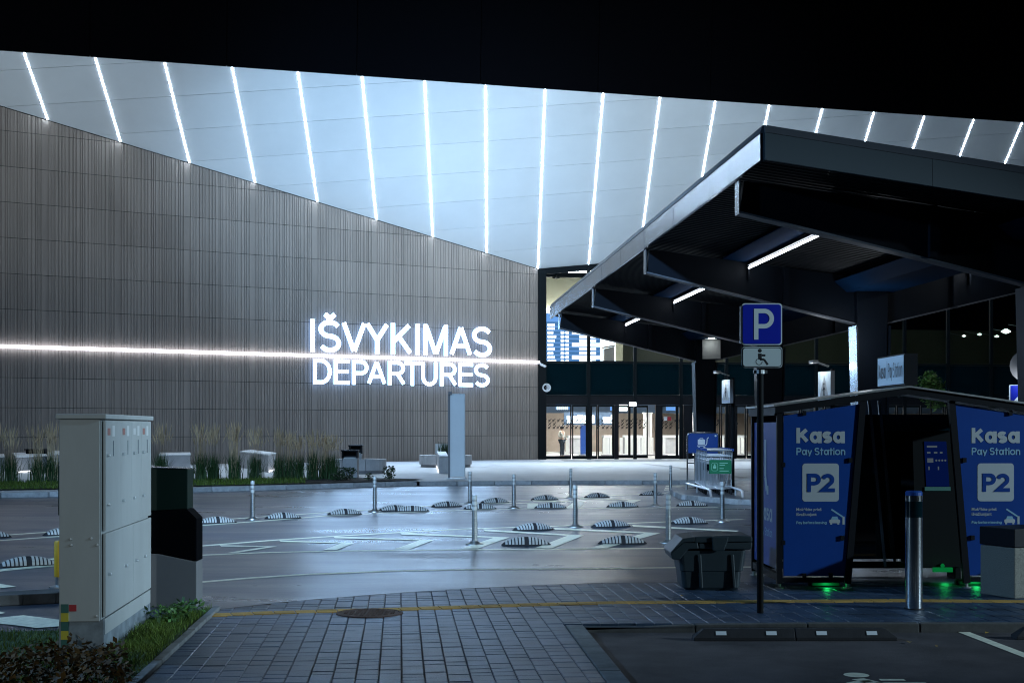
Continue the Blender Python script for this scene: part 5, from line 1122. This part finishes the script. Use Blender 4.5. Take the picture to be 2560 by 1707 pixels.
# blue panels with print
def panel_print(x0, wd, y, parent, part_side=False):
    o = Vector((x0, y, 0)); g, th = MB(), MB()
    zz = lambda yy: EYE + (HZ - yy) / F * 15.58
    xx = lambda px: (px - CX) / F * 15.58 - bx.x - (-BW) + 0
    u0 = lambda px: (px - 1948) / F * 15.58
    put_pen(g, 'Kasa', o + X * u0(1980) + Z * zz(1107.5), X, Z, u0(2102) - u0(1980), zz(1069) - zz(1107.5), .041, .33)
    put_pen(th, 'Pay Station', o + X * u0(1980) + Z * zz(1137), X, Z, u0(2103) - u0(1980), zz(1118.5) - zz(1137), .0135, .26)
    r_ = rrect(u0(2087) - u0(1995), zz(1158) - zz(1253), .035, 5); g.build('brand_word', M['print'], parent, world=False); g = MB(); poly2(g, r_, o + X * (u0(1995) + u0(2087)) / 2 + Z * (zz(1158) + zz(1253)) / 2, X, Z); g.build('badge', M['print'], parent, world=False); g = MB()
    put_text(g, 'Mokėkite prieš', o + X * u0(1980) + Z * zz(1278.5), X, Z, w=u0(2043) - u0(1980), bold=.012); put_text(g, 'išvažiuojant', o + X * u0(1980) + Z * zz(1291), X, Z, w=u0(2031) - u0(1980), bold=.012)
    put_pen(th, 'Pay before leaving', o + X * u0(1980) + Z * zz(1309), X, Z, u0(2056) - u0(1980), zz(1302) - zz(1309), .0058, .26)
    g.build('small_lettering', M['print'], parent, world=False); g = MB(); th.build('thin_lettering', M['printthin'], parent, world=False); th = MB(); c0 = o + X * u0(2063) + Z * zz(1310.5); s = .00438
    poly2(g, rrect(27 * s, 9 * s, 2.5 * s, 3, 13.5 * s, 8 * s), c0, X, Z); poly2(th, [(4 * s, 12.5 * s), (23 * s, 12.5 * s), (20 * s, 20 * s), (7 * s, 20 * s)], c0, X, Z)
    poly2(g, [(2 * s, 0), (7 * s, 0), (7 * s, 4 * s), (2 * s, 4 * s)], c0, X, Z); poly2(g, [(20 * s, 0), (25 * s, 0), (25 * s, 4 * s), (20 * s, 4 * s)], c0, X, Z)
    poly2(g, [(33 * s, 0), (38.5 * s, 0), (38.5 * s, 20 * s), (33 * s, 20 * s)], c0, X, Z); stroke(th, [(5 * s, 38 * s), (34 * s, 19 * s)], 4 * s, c0, X, Z)
    g.build('car_pictogram', M['print'], parent, world=False); th.build('barrier_pictogram', M['printthin'], parent, world=False)
    p2 = MB(); put_pen(p2, 'P2', o + X * u0(2007) + Z * zz(1229.5) + Vector((0, -.004, 0)), X, Z, u0(2077) - u0(2007), zz(1183) - zz(1229.5), .042, .24); p2.build('print_number', M['blue'], parent, world=False)
b = MB(); xl = -BW + .075
b.ext([(xl, .02, .135), (-.69, .02, .135), (-.53, .02, rz_(.53) - .105), (xl, .02, rz_(BW) - .10)], (0, .02, 0)); pn = bpart('panel', 'blue', b); panel_print(xl, 0, .017, pn)
b = MB(); b.ext([(BW - .075, .02, .135), (.69, .02, .135), (.53, .02, rz_(.53) - .105), (BW - .075, .02, rz_(BW) - .10)], (0, .02, 0)); pn = bpart('panel', 'blue', b); panel_print((2420 - 1280) / F * 15.6 - bx.x - (1976 - 1948) / F * 15.58 + .03, 0, .017, pn)
# side panel facing the road
b = MB(); b.ext([(-BW + .02, .11, .2), (-BW + .02, BD - .11, .2), (-BW + .02, BD - .11, EV - .17), (-BW + .02, .11, EV - .17)], (.02, 0, 0)); pn = bpart('panel', 'blue', b)
b = MB(); Yn = Vector((0, -1, 0)); o0 = Vector((-BW + .016, BD - .2, 0)); stroke(b, [(.55, 1.62), (.55, 1.2), (.62, 1.05), (.72, 1.05)], .1, o0, Yn, Z); disc(b, (.28, 1.12), .06, o0, Yn, Z, 14)
b.build('bracket_mark', M['print'], pn, world=False); b = MB(); put_pen(b, 'Kasa', o0 + Yn * .3 + Z * .70, Yn, Z, .62, .2, .035, .33); b.build('lettering', M['print'], pn, world=False); b = MB(); put_pen(b, 'Pay Station', o0 + Yn * .3 + Z * .53, Yn, Z, .62, .095, .0115, .26); b.build('thin_print', M['printthin'], pn, world=False)
for sx in (-1, 1):
    for (x, z) in ((sx * (BW - .3), EV - .07), (sx * .72, .55), (sx * .63, 1.4), (sx * (BW - .07), 1.35), (sx * (BW - .07), .5), (sx * (BW - .3), .14), (sx * .85, .14)):
        b = MB(); b.box((x, .008, z), (.04, .024, .05)); bpart('clamp', 'black', b)
# roof sign
rs = thing('roof_sign', 'pale Kasa Pay Station sign box on the pay booth roof', 'sign', basis(bt) @ Vector((.02, .1, RG + .02)), BR)
b = MB(); b.box((.08, .62, .19), (.145, 1.04, .35)); b.build('box', M['black'], rs, world=False); b = MB(); b.box((.003, .62, .19), (.006, 1.0, .32)); b.build('face', M['signface'], rs, world=False)
b = MB(); put_pen(b, 'Kasa', Vector((-.002, 1.08, .11)), Yn, Z, .28, .17, .024, .33); put_pen(b, 'Pay Station', Vector((-.002, .70, .11)), Yn, Z, .54, .17, .013, .26); stroke(b, [(0, 0), (0, .22)], .012, Vector((-.002, .74, .09)), Yn, Z); b.build('print', M['greyp'], rs, world=False)
# pay machine
pm = thing('pay_machine', 'dark parking ticket machine with dim blue screen inside the booth', 'pay machine', basis(bt) @ Vector((.62, 1.0, 0)), BR)
b = MB(); b.ext([(-.3, -.28, .16), (-.3, .3, .16), (-.3, .3, 1.72), (-.3, -.14, 1.72), (-.3, -.2, 1.1)], (.62, 0, 0)); b.build('housing', M['blackmatt'], pm, world=False)
sx_, sz_ = Vector((1, 0, 0)), Vector((0, .06, .62)).normalized(); o0 = Vector((-.16, -.21, 1.08)); b = MB(); poly2(b, [(0, 0), (.27, 0), (.25, .52), (-.01, .52)], o0, sx_, sz_); b.build('screen', M['kscreen'], pm, world=False)
b = MB(); o1 = o0 + Vector((0, -.004, 0)); stroke(b, [(.02, .46), (.14, .46)], .022, o1, sx_, sz_); stroke(b, [(.02, .39), (.06, .39)], .02, o1, sx_, sz_); stroke(b, [(.1, .39), (.14, .39)], .02, o1, sx_, sz_); stroke(b, [(.17, .39), (.2, .39)], .02, o1, sx_, sz_); stroke(b, [(.02, .3), (.09, .3)], .05, o1, sx_, sz_)
for k in range(4): disc(b, (.125 + k * .035, .3), .012, o1, sx_, sz_, 10)
stroke(b, [(.03, .21), (.045, .21)], .04, o1, sx_, sz_); stroke(b, [(.14, .21), (.155, .21)], .04, o1, sx_, sz_); b.build('screen_print', M['kscreen2'], pm, world=False)
b = MB(); poly2(b, [(-.02, -.05), (.28, -.05), (.28, -.005), (-.02, -.005)], o0 + Vector((0, -.006, 0)), sx_, sz_); b.build('shelf', M['tapegreen'], pm, world=False)
b = MB(); b.box((0, -.30, .13), (.22, .05, .05)); b.build('led_bar', M['greenlit'], pm, world=False)
b = MB(); b.lathe([(.02, 0), (.025, .02), (.01, .04)], 10, (.0, -.30, .16)); b.build('led_cap', M['greenlit'], pm, world=False)
b = MB(); b.ext([(-.1, -.25, .38), (.05, -.25, .5), (.05, -.25, .505), (-.1, -.25, .386)], (0, .02, 0)); b.build('led_edge', M['greenlit'], pm, world=False)
for x in (-.25, .25): b = MB(); b.box((x, .05, .08), (.06, .3, .16)); b.build('foot', M['blackmatt'], pm, world=False)
for _p in ((-.86, .12, .06), (.62, .62, .1), (.84, .22, .06)): lamp('green_led_light', 'POINT', basis(bt) @ Vector(_p), .5, (.02, 1, .2), .03)
gl = thing('floor_led', 'green floor light below the left blue booth panel', 'light', basis(bt) @ Vector((-.86, .2, 0)), BR); b = MB(); b.box((0, 0, .025), (.3, .05, .03)); b.build('lens', M['tapegreen'], gl, world=False); b = MB(); b.box((0, .06, .03), (.34, .06, .06)); b.build('housing', M['black'], gl, world=False)
gl2 = thing('floor_led', 'green floor light beside the concrete bin', 'light', basis(bt) @ Vector((.82, .3, 0)), BR); b = MB(); b.box((0, 0, .025), (.3, .05, .03)); b.build('lens', M['tapegreen'], gl2, world=False); b = MB(); b.box((0, .06, .03), (.34, .06, .06)); b.build('housing', M['black'], gl2, world=False)

# ------------------------------------------------------------------ grit bin
BYF = 15.35; c = G(1779, 1470.5); c.y = BYF
gb = thing('grit_bin', 'dark grey plastic grit bin with sloping lid beside the pay booth', 'bin', (c.x, BYF, 0))
bxp = lambda x, y: Vector(((x - CX) / F * BYF - c.x, 0, EYE + (HZ - y) / F * BYF))
Db = .62
# body: tapered tub
fb = [bxp(1708, 1467), bxp(1851, 1468)]; ft = [bxp(1697, 1375), bxp(1866, 1372)]
b = MB()
def ringpts(x0, x1, y0, y1, z, r=.05):
    p = rrect(x1 - x0, y1 - y0, r, 4, (x0 + x1) / 2, (y0 + y1) / 2); return [Vector((a[0], a[1], z)) for a in p]
L_ = [(fb[0].x + .03, fb[1].x - .03, .05, Db - .05, .0), (fb[0].x, fb[1].x, .03, Db - .03, .03), (fb[0].x - .02, fb[1].x + .012, .02, Db - .02, .20), (ft[0].x + .02, ft[1].x - .03, .01, Db - .01, .21), (ft[0].x, ft[1].x, 0, Db, .43)]
rings = [ringpts(*q) for q in L_]; n = len(rings[0]); vs = [p for r in rings for p in r]
b.add(vs, [(k * n + i, k * n + (i + 1) % n, (k + 1) * n + (i + 1) % n, (k + 1) * n + i) for k in range(len(rings) - 1) for i in range(n)] + [tuple(reversed(range(n)))]); b.build('tub', M['bin'], gb, world=False)
# front chute on the left end
b = MB(); y0, y1 = .04, Db - .04
b.hexa([(p.x, p.y + y0, p.z) for p in (bxp(1699, 1400), bxp(1725, 1374), bxp(1722, 1371), bxp(1722, 1374))][:3] , [(p.x, p.y + y1, p.z) for p in (bxp(1699, 1400), bxp(1725, 1374), bxp(1722, 1371))]); b.build('chute_gusset', M['bin'], gb, world=False)
def slab_profile(pts, ya, yb, name, bev=.01):
    b = MB(); b.ext([(p.x, ya, p.z) for p in pts], (0, yb - ya, 0)); return b.build(name, M['bin'], gb, world=False, bevel=bev)
slab_profile([bxp(1676, 1382), bxp(1706, 1356), bxp(1744, 1355.5), bxp(1746, 1371), bxp(1720, 1372), bxp(1699, 1398), bxp(1680, 1397)], -.03, Db + .03, 'front_lip')
slab_profile([bxp(1675, 1380), bxp(1706, 1345), bxp(1735, 1341), bxp(1735, 1353), bxp(1707, 1354.5), bxp(1676, 1381.5)], -.035, Db + .035, 'front_lid')
slab_profile([bxp(1735.5, 1340.5), bxp(1779, 1339), bxp(1840, 1337.5), bxp(1877, 1340), bxp(1880, 1342), bxp(1880, 1353), bxp(1735.5, 1356)], -.03, Db + .03, 'lid')
slab_profile([bxp(1746.5, 1357.5), bxp(1880, 1354.5), bxp(1880, 1366), bxp(1874, 1373), bxp(1746.5, 1371)], -.02, Db + .02, 'rim')
slab_profile([bxp(1778, 1341), bxp(1820, 1340), bxp(1817, 1352), bxp(1809, 1375), bxp(1781, 1375), bxp(1779, 1353)], -.055, -.03, 'latch', .008)
for x0 in (1750, 1832): slab_profile([bxp(x0, 1470), bxp(x0 + 8, 1470), bxp(x0 + 3, 1385), bxp(x0 - 8, 1385)], -.012, .03, 'body_rib', .01)

# ------------------------------------------------------------------ steel bollard, concrete bin at right
c = G(2284.7, 1521); o = thing('steel_bollard', 'polished steel light bollard with black band and blue cap', 'bollard', c)
hb = EYE + (HZ - 1238) / F * c.y; r = .082
b = MB(); b.lathe([(r, .01), (r, hb - .21)], 32); b.build('shaft', M['steel'], o, True, world=False)
b = MB(); b.lathe([(r * .97, hb - .209), (r * .97, hb - .056)], 28); b.build('black_band', M['spandrel'], o, True, world=False)
b = MB(); b.lathe([(r, hb - .055), (r, hb)], 32); b.build('collar', M['steel'], o, True, world=False)
b = MB(); b.lathe([(r * .98, hb + .001), (r * .98, hb + .03), (r * .85, hb + .045)], 28); b.build('cap', M['trblue'], o, False, world=False)
b = MB(); b.lathe([(r * 1.12, 0), (r * 1.12, .009)], 28); b.build('base_ring', M['rubber'], o, True, world=False)
b = MB(); put_text(b, '1', Vector((.02, -r - .001, hb - .05)), X, Z, h=.038); b.build('number', M['blackmatt'], o, world=False)
c = G(2530, 1489); o = thing('litter_bin', 'pebbled concrete litter bin with black top at the right picture edge', 'bin', (c.x + .12, c.y + .1, 0), math.radians(24))
b = MB(); b.box((.0, .0, .26), (.62, .5, .52)); b.build('body', M['exposed'], o, world=False, bevel=.01); b = MB(); b.box((0, 0, .52 + .1), (.635, .51, .19)); b.build('hood', M['black'], o, world=False, bevel=.008); b = MB(); b.box((-.1, -.257, .6), (.02, .006, .03)); b.build('lock', M['chrome'], o, world=False)

# ------------------------------------------------------------------ parking sign
c = G(1903, 1533); Yp = c.y; o = thing('parking_sign', 'blue P parking sign with wheelchair plate on a dark pole', 'sign', c)
zz = lambda y: EYE + (HZ - y) / F * Yp; xx = lambda x: (x - CX) / F * Yp - c.x
b = MB(); b.tube([(0, .05, 0), (0, .05, zz(764))], .031, 14); b.build('pole', M['blackmatt'], o, True, world=False)
def plate(x0, x1, y0, y1, m, name, yy, r=.03, th=.006):
    w, h = xx(x1) - xx(x0), zz(y0) - zz(y1); p = rrect(w, h, r, 5, (xx(x0) + xx(x1)) / 2, (zz(y0) + zz(y1)) / 2); b = MB(); b.ext([(a[0], yy, a[1]) for a in p], (0, th, 0)); return b.build(name, M[m], o, world=False)
plate(1854.5, 1955.5, 758, 862.5, 'signwhite', 'sign_plate', .004); plate(1857.5, 1952.5, 761, 859.5, 'signblue', 'sign_field', .0005, .025, .003)
b = MB(); oo = Vector((0, -.0015, 0)); st = .042; x0, x1 = xx(1885), xx(1935); z0, z1, zm = zz(848.7), zz(771.7), zz(815.3); zc = (z1 + zm - 0) / 2; z2 = zz(821)
ro = (z1 - z2) / 2; zc = (z1 + z2) / 2
poly2(b, [(x0, z0), (x0 + st, z0), (x0 + st, z1), (x0, z1)], oo, X, Z); poly2(b, [(x0 + st, z1 - st), (x1 - ro, z1 - st), (x1 - ro, z1), (x0 + st, z1)], oo, X, Z); poly2(b, [(x0 + st, z2), (x1 - ro, z2), (x1 - ro, z2 + st), (x0 + st, z2 + st)], oo, X, Z); ring(b, (x1 - ro, zc), ro - st, ro, oo, X, Z, -math.pi / 2, math.pi / 2); b.build('letter', M['signwhite'], o, world=False)
plate(1854.5, 1956, 866.5, 919, 'signwhite', 'lower_plate', .004); plate(1856, 1954.5, 868, 917.5, 'signblack', 'plate_border', .0005, .026, .003); plate(1858, 1952.5, 870, 915.5, 'platewhite', 'plate_field', -.003, .024, .003)
b = MB(); oo = Vector((0, -.0035, 0)); k = lambda cx_, cy_: (xx(1830 + cx_ / 7.84), zz(740 + cy_ / 7.84))
disc(b, k(545, 1070), .0185, oo, X, Z, 18); stroke(b, [k(545, 1125), k(548, 1240)], .034, oo, X, Z); stroke(b, [k(585, 1160), k(655, 1163)], .020, oo, X, Z); stroke(b, [k(545, 1243), k(625, 1238), k(700, 1345)], .020, oo, X, Z); ring(b, k(530, 1285), .026, .032, oo, X, Z, math.radians(120), math.radians(370)); b.build('wheelchair_symbol', M['signblack'], o, world=False)
b = MB(); b.bar((-.066, .05, zz(929)), (.066, .05, zz(929)), .02, .03); b.lathe([(.042, zz(929) - .018), (.042, zz(929) + .018)], 12, (0, .05, 0)); b.build('clamp', M['galv'], o, world=False)
b = MB(); b.box((xx(1852.5), .02, (zz(765) + zz(858)) / 2), (.012, .03, zz(765) - zz(858))); b.build('back_rail', M['galv'], o, world=False)

# ------------------------------------------------------------------ wheel stops
def wheel_stop(x, y, lab, ln=1.74):
    c = G(x, y, BZ); o = thing('wheel_stop', lab, 'wheel stop', (c.x, c.y, BZ), .006, 'rubber wheel stops in the parking bays')
    s1 = [(0, 0), (0, .03), (.05, .10), (.11, .10), (.15, .03), (.15, 0)]
    for k in (0, 1):
        b = MB(); xa, xb = (0, ln / 2 - .003) if k == 0 else (ln / 2 + .003, ln); ta, tb = (.09, 0) if k == 0 else (0, .09)
        A = [(xa + (ta if z > .05 else 0), y_, z) for y_, z in s1]; B_ = [(xb - (tb if z > .05 else 0), y_, z) for y_, z in s1]
        b.hexa([Vector(p) for p in A], [Vector(p) for p in B_]); b.build('half', M['rubber'], o, world=False, bevel=.006)
    for k in range(4):
        xk = .235 + k * .43; b = MB(); b.add([(xk - .045, .012, .048), (xk + .045, .012, .048), (xk + .045, .034, .078), (xk - .045, .034, .078)], [(0, 1, 2, 3)]); b.v = [v + Vector((0, -.004, .003)) for v in b.v]; b.build('reflector', M['reflector'], o, world=False)
    return o
wheel_stop(1735, 1602, 'black rubber wheel stop with four reflectors behind the parking sign pole')
wheel_stop(2542, 1599, 'wheel stop cut off at the right picture edge')

# manhole
c = G(924, 1532); o = thing('manhole_cover', 'round rusty iron manhole cover set in the pavers', 'manhole', (c.x, c.y, 0))
b = MB(); b.lathe([(.315, -.02), (.315, .007), (.285, .008), (.285, .002)], 36); b.build('ring', M['rust'], o, world=False); b = MB(); b.lathe([(.28, -.02), (.28, .006)], 32); b.build('lid', M['rust'], o, world=False)
b = MB()
for i in range(-4, 5):
    for j in range(-4, 5):
        if i * i + j * j < 18: b.box((i * .055, j * .055, .008), (.034, .034, .006))
tag(b.build('tread', M['rust'], o, world=False), kind='stuff')

# ------------------------------------------------------------------ utility cabinet
cA = G(259, 1640); ca = thing('utility_cabinet', 'tall pale grey utility cabinet with four narrow doors in the grass', 'cabinet', cA, math.atan2(SD.y, SD.x) - math.pi / 2)
# local: x = left(-)/right, y = away; right face is x=0
CL, CW, CH = 2.05, .335, 1.84
P_ = lambda name, m, b, bevel=0.0: b.build(name, M[m], ca, world=False, bevel=bevel)
b = MB(); b.box((-CW / 2, CL / 2, .14), (CW, CL, .28)); P_('plinth', 'cabbase', b)
b = MB(); b.box((-CW / 2 - .006, CL / 2, .28 + (CH - .30) / 2), (CW - .03, CL - .01, CH - .30)); P_('carcass', 'cabinet', b)
b = MB(); b.box((-CW / 2 - .012, -.004, .27 + (CH - .29) / 2), (CW - .03, .012, CH - .29)); P_('end_panel', 'cabinet', b, .004)
b = MB(); b.hexa([(-CW - .02, -.03, CH - .02), (.025, -.03, CH - .02), (.025, CL + .03, CH - .02), (-CW - .02, CL + .03, CH - .02)], [(-CW - .02, -.03, CH + .018), (.025, -.03, CH + .018), (.025, CL + .03, CH + .018), (-CW - .02, CL + .03, CH + .018)]); P_('roof', 'cabinet', b, .006)
ys = [.02, .62, 1.09, 1.53, 2.03]; zsplit = .94
for k in range(4):
    y0, y1 = ys[k] + .004, ys[k + 1] - .004
    b = MB(); b.box((.002, (y0 + y1) / 2, (zsplit + .02 + CH - .03) / 2), (.02, y1 - y0, CH - .03 - zsplit - .02)); d = P_('door', 'cabinet', b, .003)
    def kid(name, m, b): return b.build(name, M[m], d, world=False)
    for z in (CH - .30, zsplit + .22): b = MB(); b.lathe([(.013, 0), (.013, .02), (.007, .024)], 10); b.v = [Vector((v.z + .012, v.x + y0 + .05, v.y + z)) for v in b.v]; kid('lock', 'chrome', b)
    b = MB(); poly2(b, [(0, 0), (.11, 0), (.11, .055), (0, .055)], (.0135, y0 + .06, CH - .145), (0, 1, 0), Z); kid('sticker', 'sticker' if k != 2 else 'white', b)
    b = MB(); poly2(b, [(0, 0), (.10, 0), (.10, .085), (0, .085)], (.0137, y0 + .24, CH - .155), (0, 1, 0), Z); kid('card', 'white', b)
    b = MB(); b.box((.014, y0 + .28, CH - .25), (.006, .008, .12)); kid('handle_slot', 'cabbase', b)
for y0, y1, z0 in ((.024, 1.15, .30), (1.16, 2.026, .30)):
    b = MB(); b.box((.002, (y0 + y1) / 2, (z0 + zsplit) / 2), (.02, y1 - y0, zsplit - z0)); d = P_('lower_door', 'cabinet', b, .003)
    for y in (y0 + .1, y1 - .35):
        b = MB(); b.lathe([(.013, 0), (.013, .02), (.007, .024)], 10); b.v = [Vector((v.z + .012, v.x + y, v.y + .62)) for v in b.v]; b.build('lock', M['chrome'], d, world=False)
b = MB(); b.box((.0, CL / 2, .225), (.012, CL - .05, .12)); P_('lower_strip', 'cabinet', b)
for x, z in ((-CW + .09, .90), (-.09, .905), (-CW + .095, .855), (-.045, .855), (-.05, .31)):
    b = MB(); b.lathe([(.011, 0), (.011, .003), (.006, .005)], 10); b.v = [Vector((v.x + x, -.010 - v.z, v.y + z)) for v in b.v]; P_('screw', 'chrome', b)
b = MB(); b.box((-CW + .105, -.0125, .375), (.055, .003, .05)); P_('label', 'red', b)
for k in range(6): b = MB(); b.box((-CW + .045, -.014, .372 - k * .068), (.055, .006, .066)); P_('tape_band', 'tapegreen' if k % 2 == 0 else 'tapeyellow', b)

# dark kiosk behind the cabinet
Yk = 13.95; c = Vector(((316 - CX) / F * Yk, Yk, 0)); kk = thing('parking_kiosk', 'dark green topped kiosk with grey foot behind the utility cabinet', 'kiosk', c)
kp = lambda x, y: Vector(((x - CX) / F * Yk - c.x, 0, EYE + (HZ - y) / F * Yk)); dk = .28
def kx(name, m, pts, y0=0.0, y1=dk, bevel=.006): b = MB(); b.ext([(p.x, y0, p.z) for p in pts], (0, y1 - y0, 0)); return b.build(name, M[m], kk, world=False, bevel=bevel)
kx('foot', 'greyp', [kp(160, 1545), kp(491, 1532), kp(491, 1404), kp(395, 1384), kp(160, 1384)])
kx('upper_housing', 'green', [kp(144, 1163), kp(468, 1172), kp(468, 1272), kp(144, 1288)], .01, dk - .02); kx('lower_housing', 'fascia', [kp(150, 1289), kp(468, 1273), kp(491, 1296), kp(491, 1403), kp(395, 1383), kp(160, 1383)], .0, dk)
kx('edge_trim', 'canfascia', [kp(144, 1161.3), kp(468, 1170), kp(468, 1171.6), kp(144, 1162.6)], .0, dk)

# yellow post
c = G(150, 1468); c.z = .0; o = thing('yellow_post', 'yellow painted post on a steel foot left of the cabinet', 'post', c); b = MB(); b.lathe([(.062, .12), (.062, .50), (.05, .515)], 16); b.build('sleeve', M['yellow'], o, True, world=False); b = MB(); b.lathe([(.05, .02), (.05, .12)], 14); b.build('core', M['galv'], o, True, world=False); b = MB(); b.lathe([(.12, 0), (.12, .015), (.05, .03)], 14); b.build('foot', M['galv'], o, world=False)

# fallen leaves
lv = [(487, 1626, 'yellow fallen leaf on the pavers by the grass'), (1702, 1492, 'small fallen leaf on the pavers before the grit bin'), (2273, 1606, 'yellow fallen leaf in the parking bay'), (2265, 1573, 'brown fallen leaf by the bay kerb'), (2343, 1617, 'tiny pale leaf in the middle of the bay'), (2464, 1585, 'fallen leaf right of the painted bay line'), (1705, 1564, 'fallen leaf against the kerb ramp')]
for x, y, lab in lv:
    z = BZ if y > 1563 else 0; c = G(x, y, z); b = MB(); s = .05 if 'tiny' not in lab else .025
    b.add([(0, 0, .008), (s * .7, s * .5, .02), (s * 1.4, .1 * s, .012), (s * .6, -.5 * s, .022), (-.3 * s, .1 * s, .006)], [(0, 1, 2, 3), (0, 3, 4)]); o = b.build('fallen_leaf', M['leafyellow']); o.location = c; o.rotation_euler.z = R.uniform(0, 6); tag(o, lab, 'leaf', 'fallen leaves')

# parts inherit identity: normalise smooth shading on lathes
for o in bpy.data.objects:
    if o.type == 'MESH' and o.data.polygons and o.data.polygons[0].use_smooth and not any(m.type in ('SKIN',) for m in o.modifiers):
        try: o.data.set_sharp_from_angle(angle=math.radians(40))
        except Exception: pass
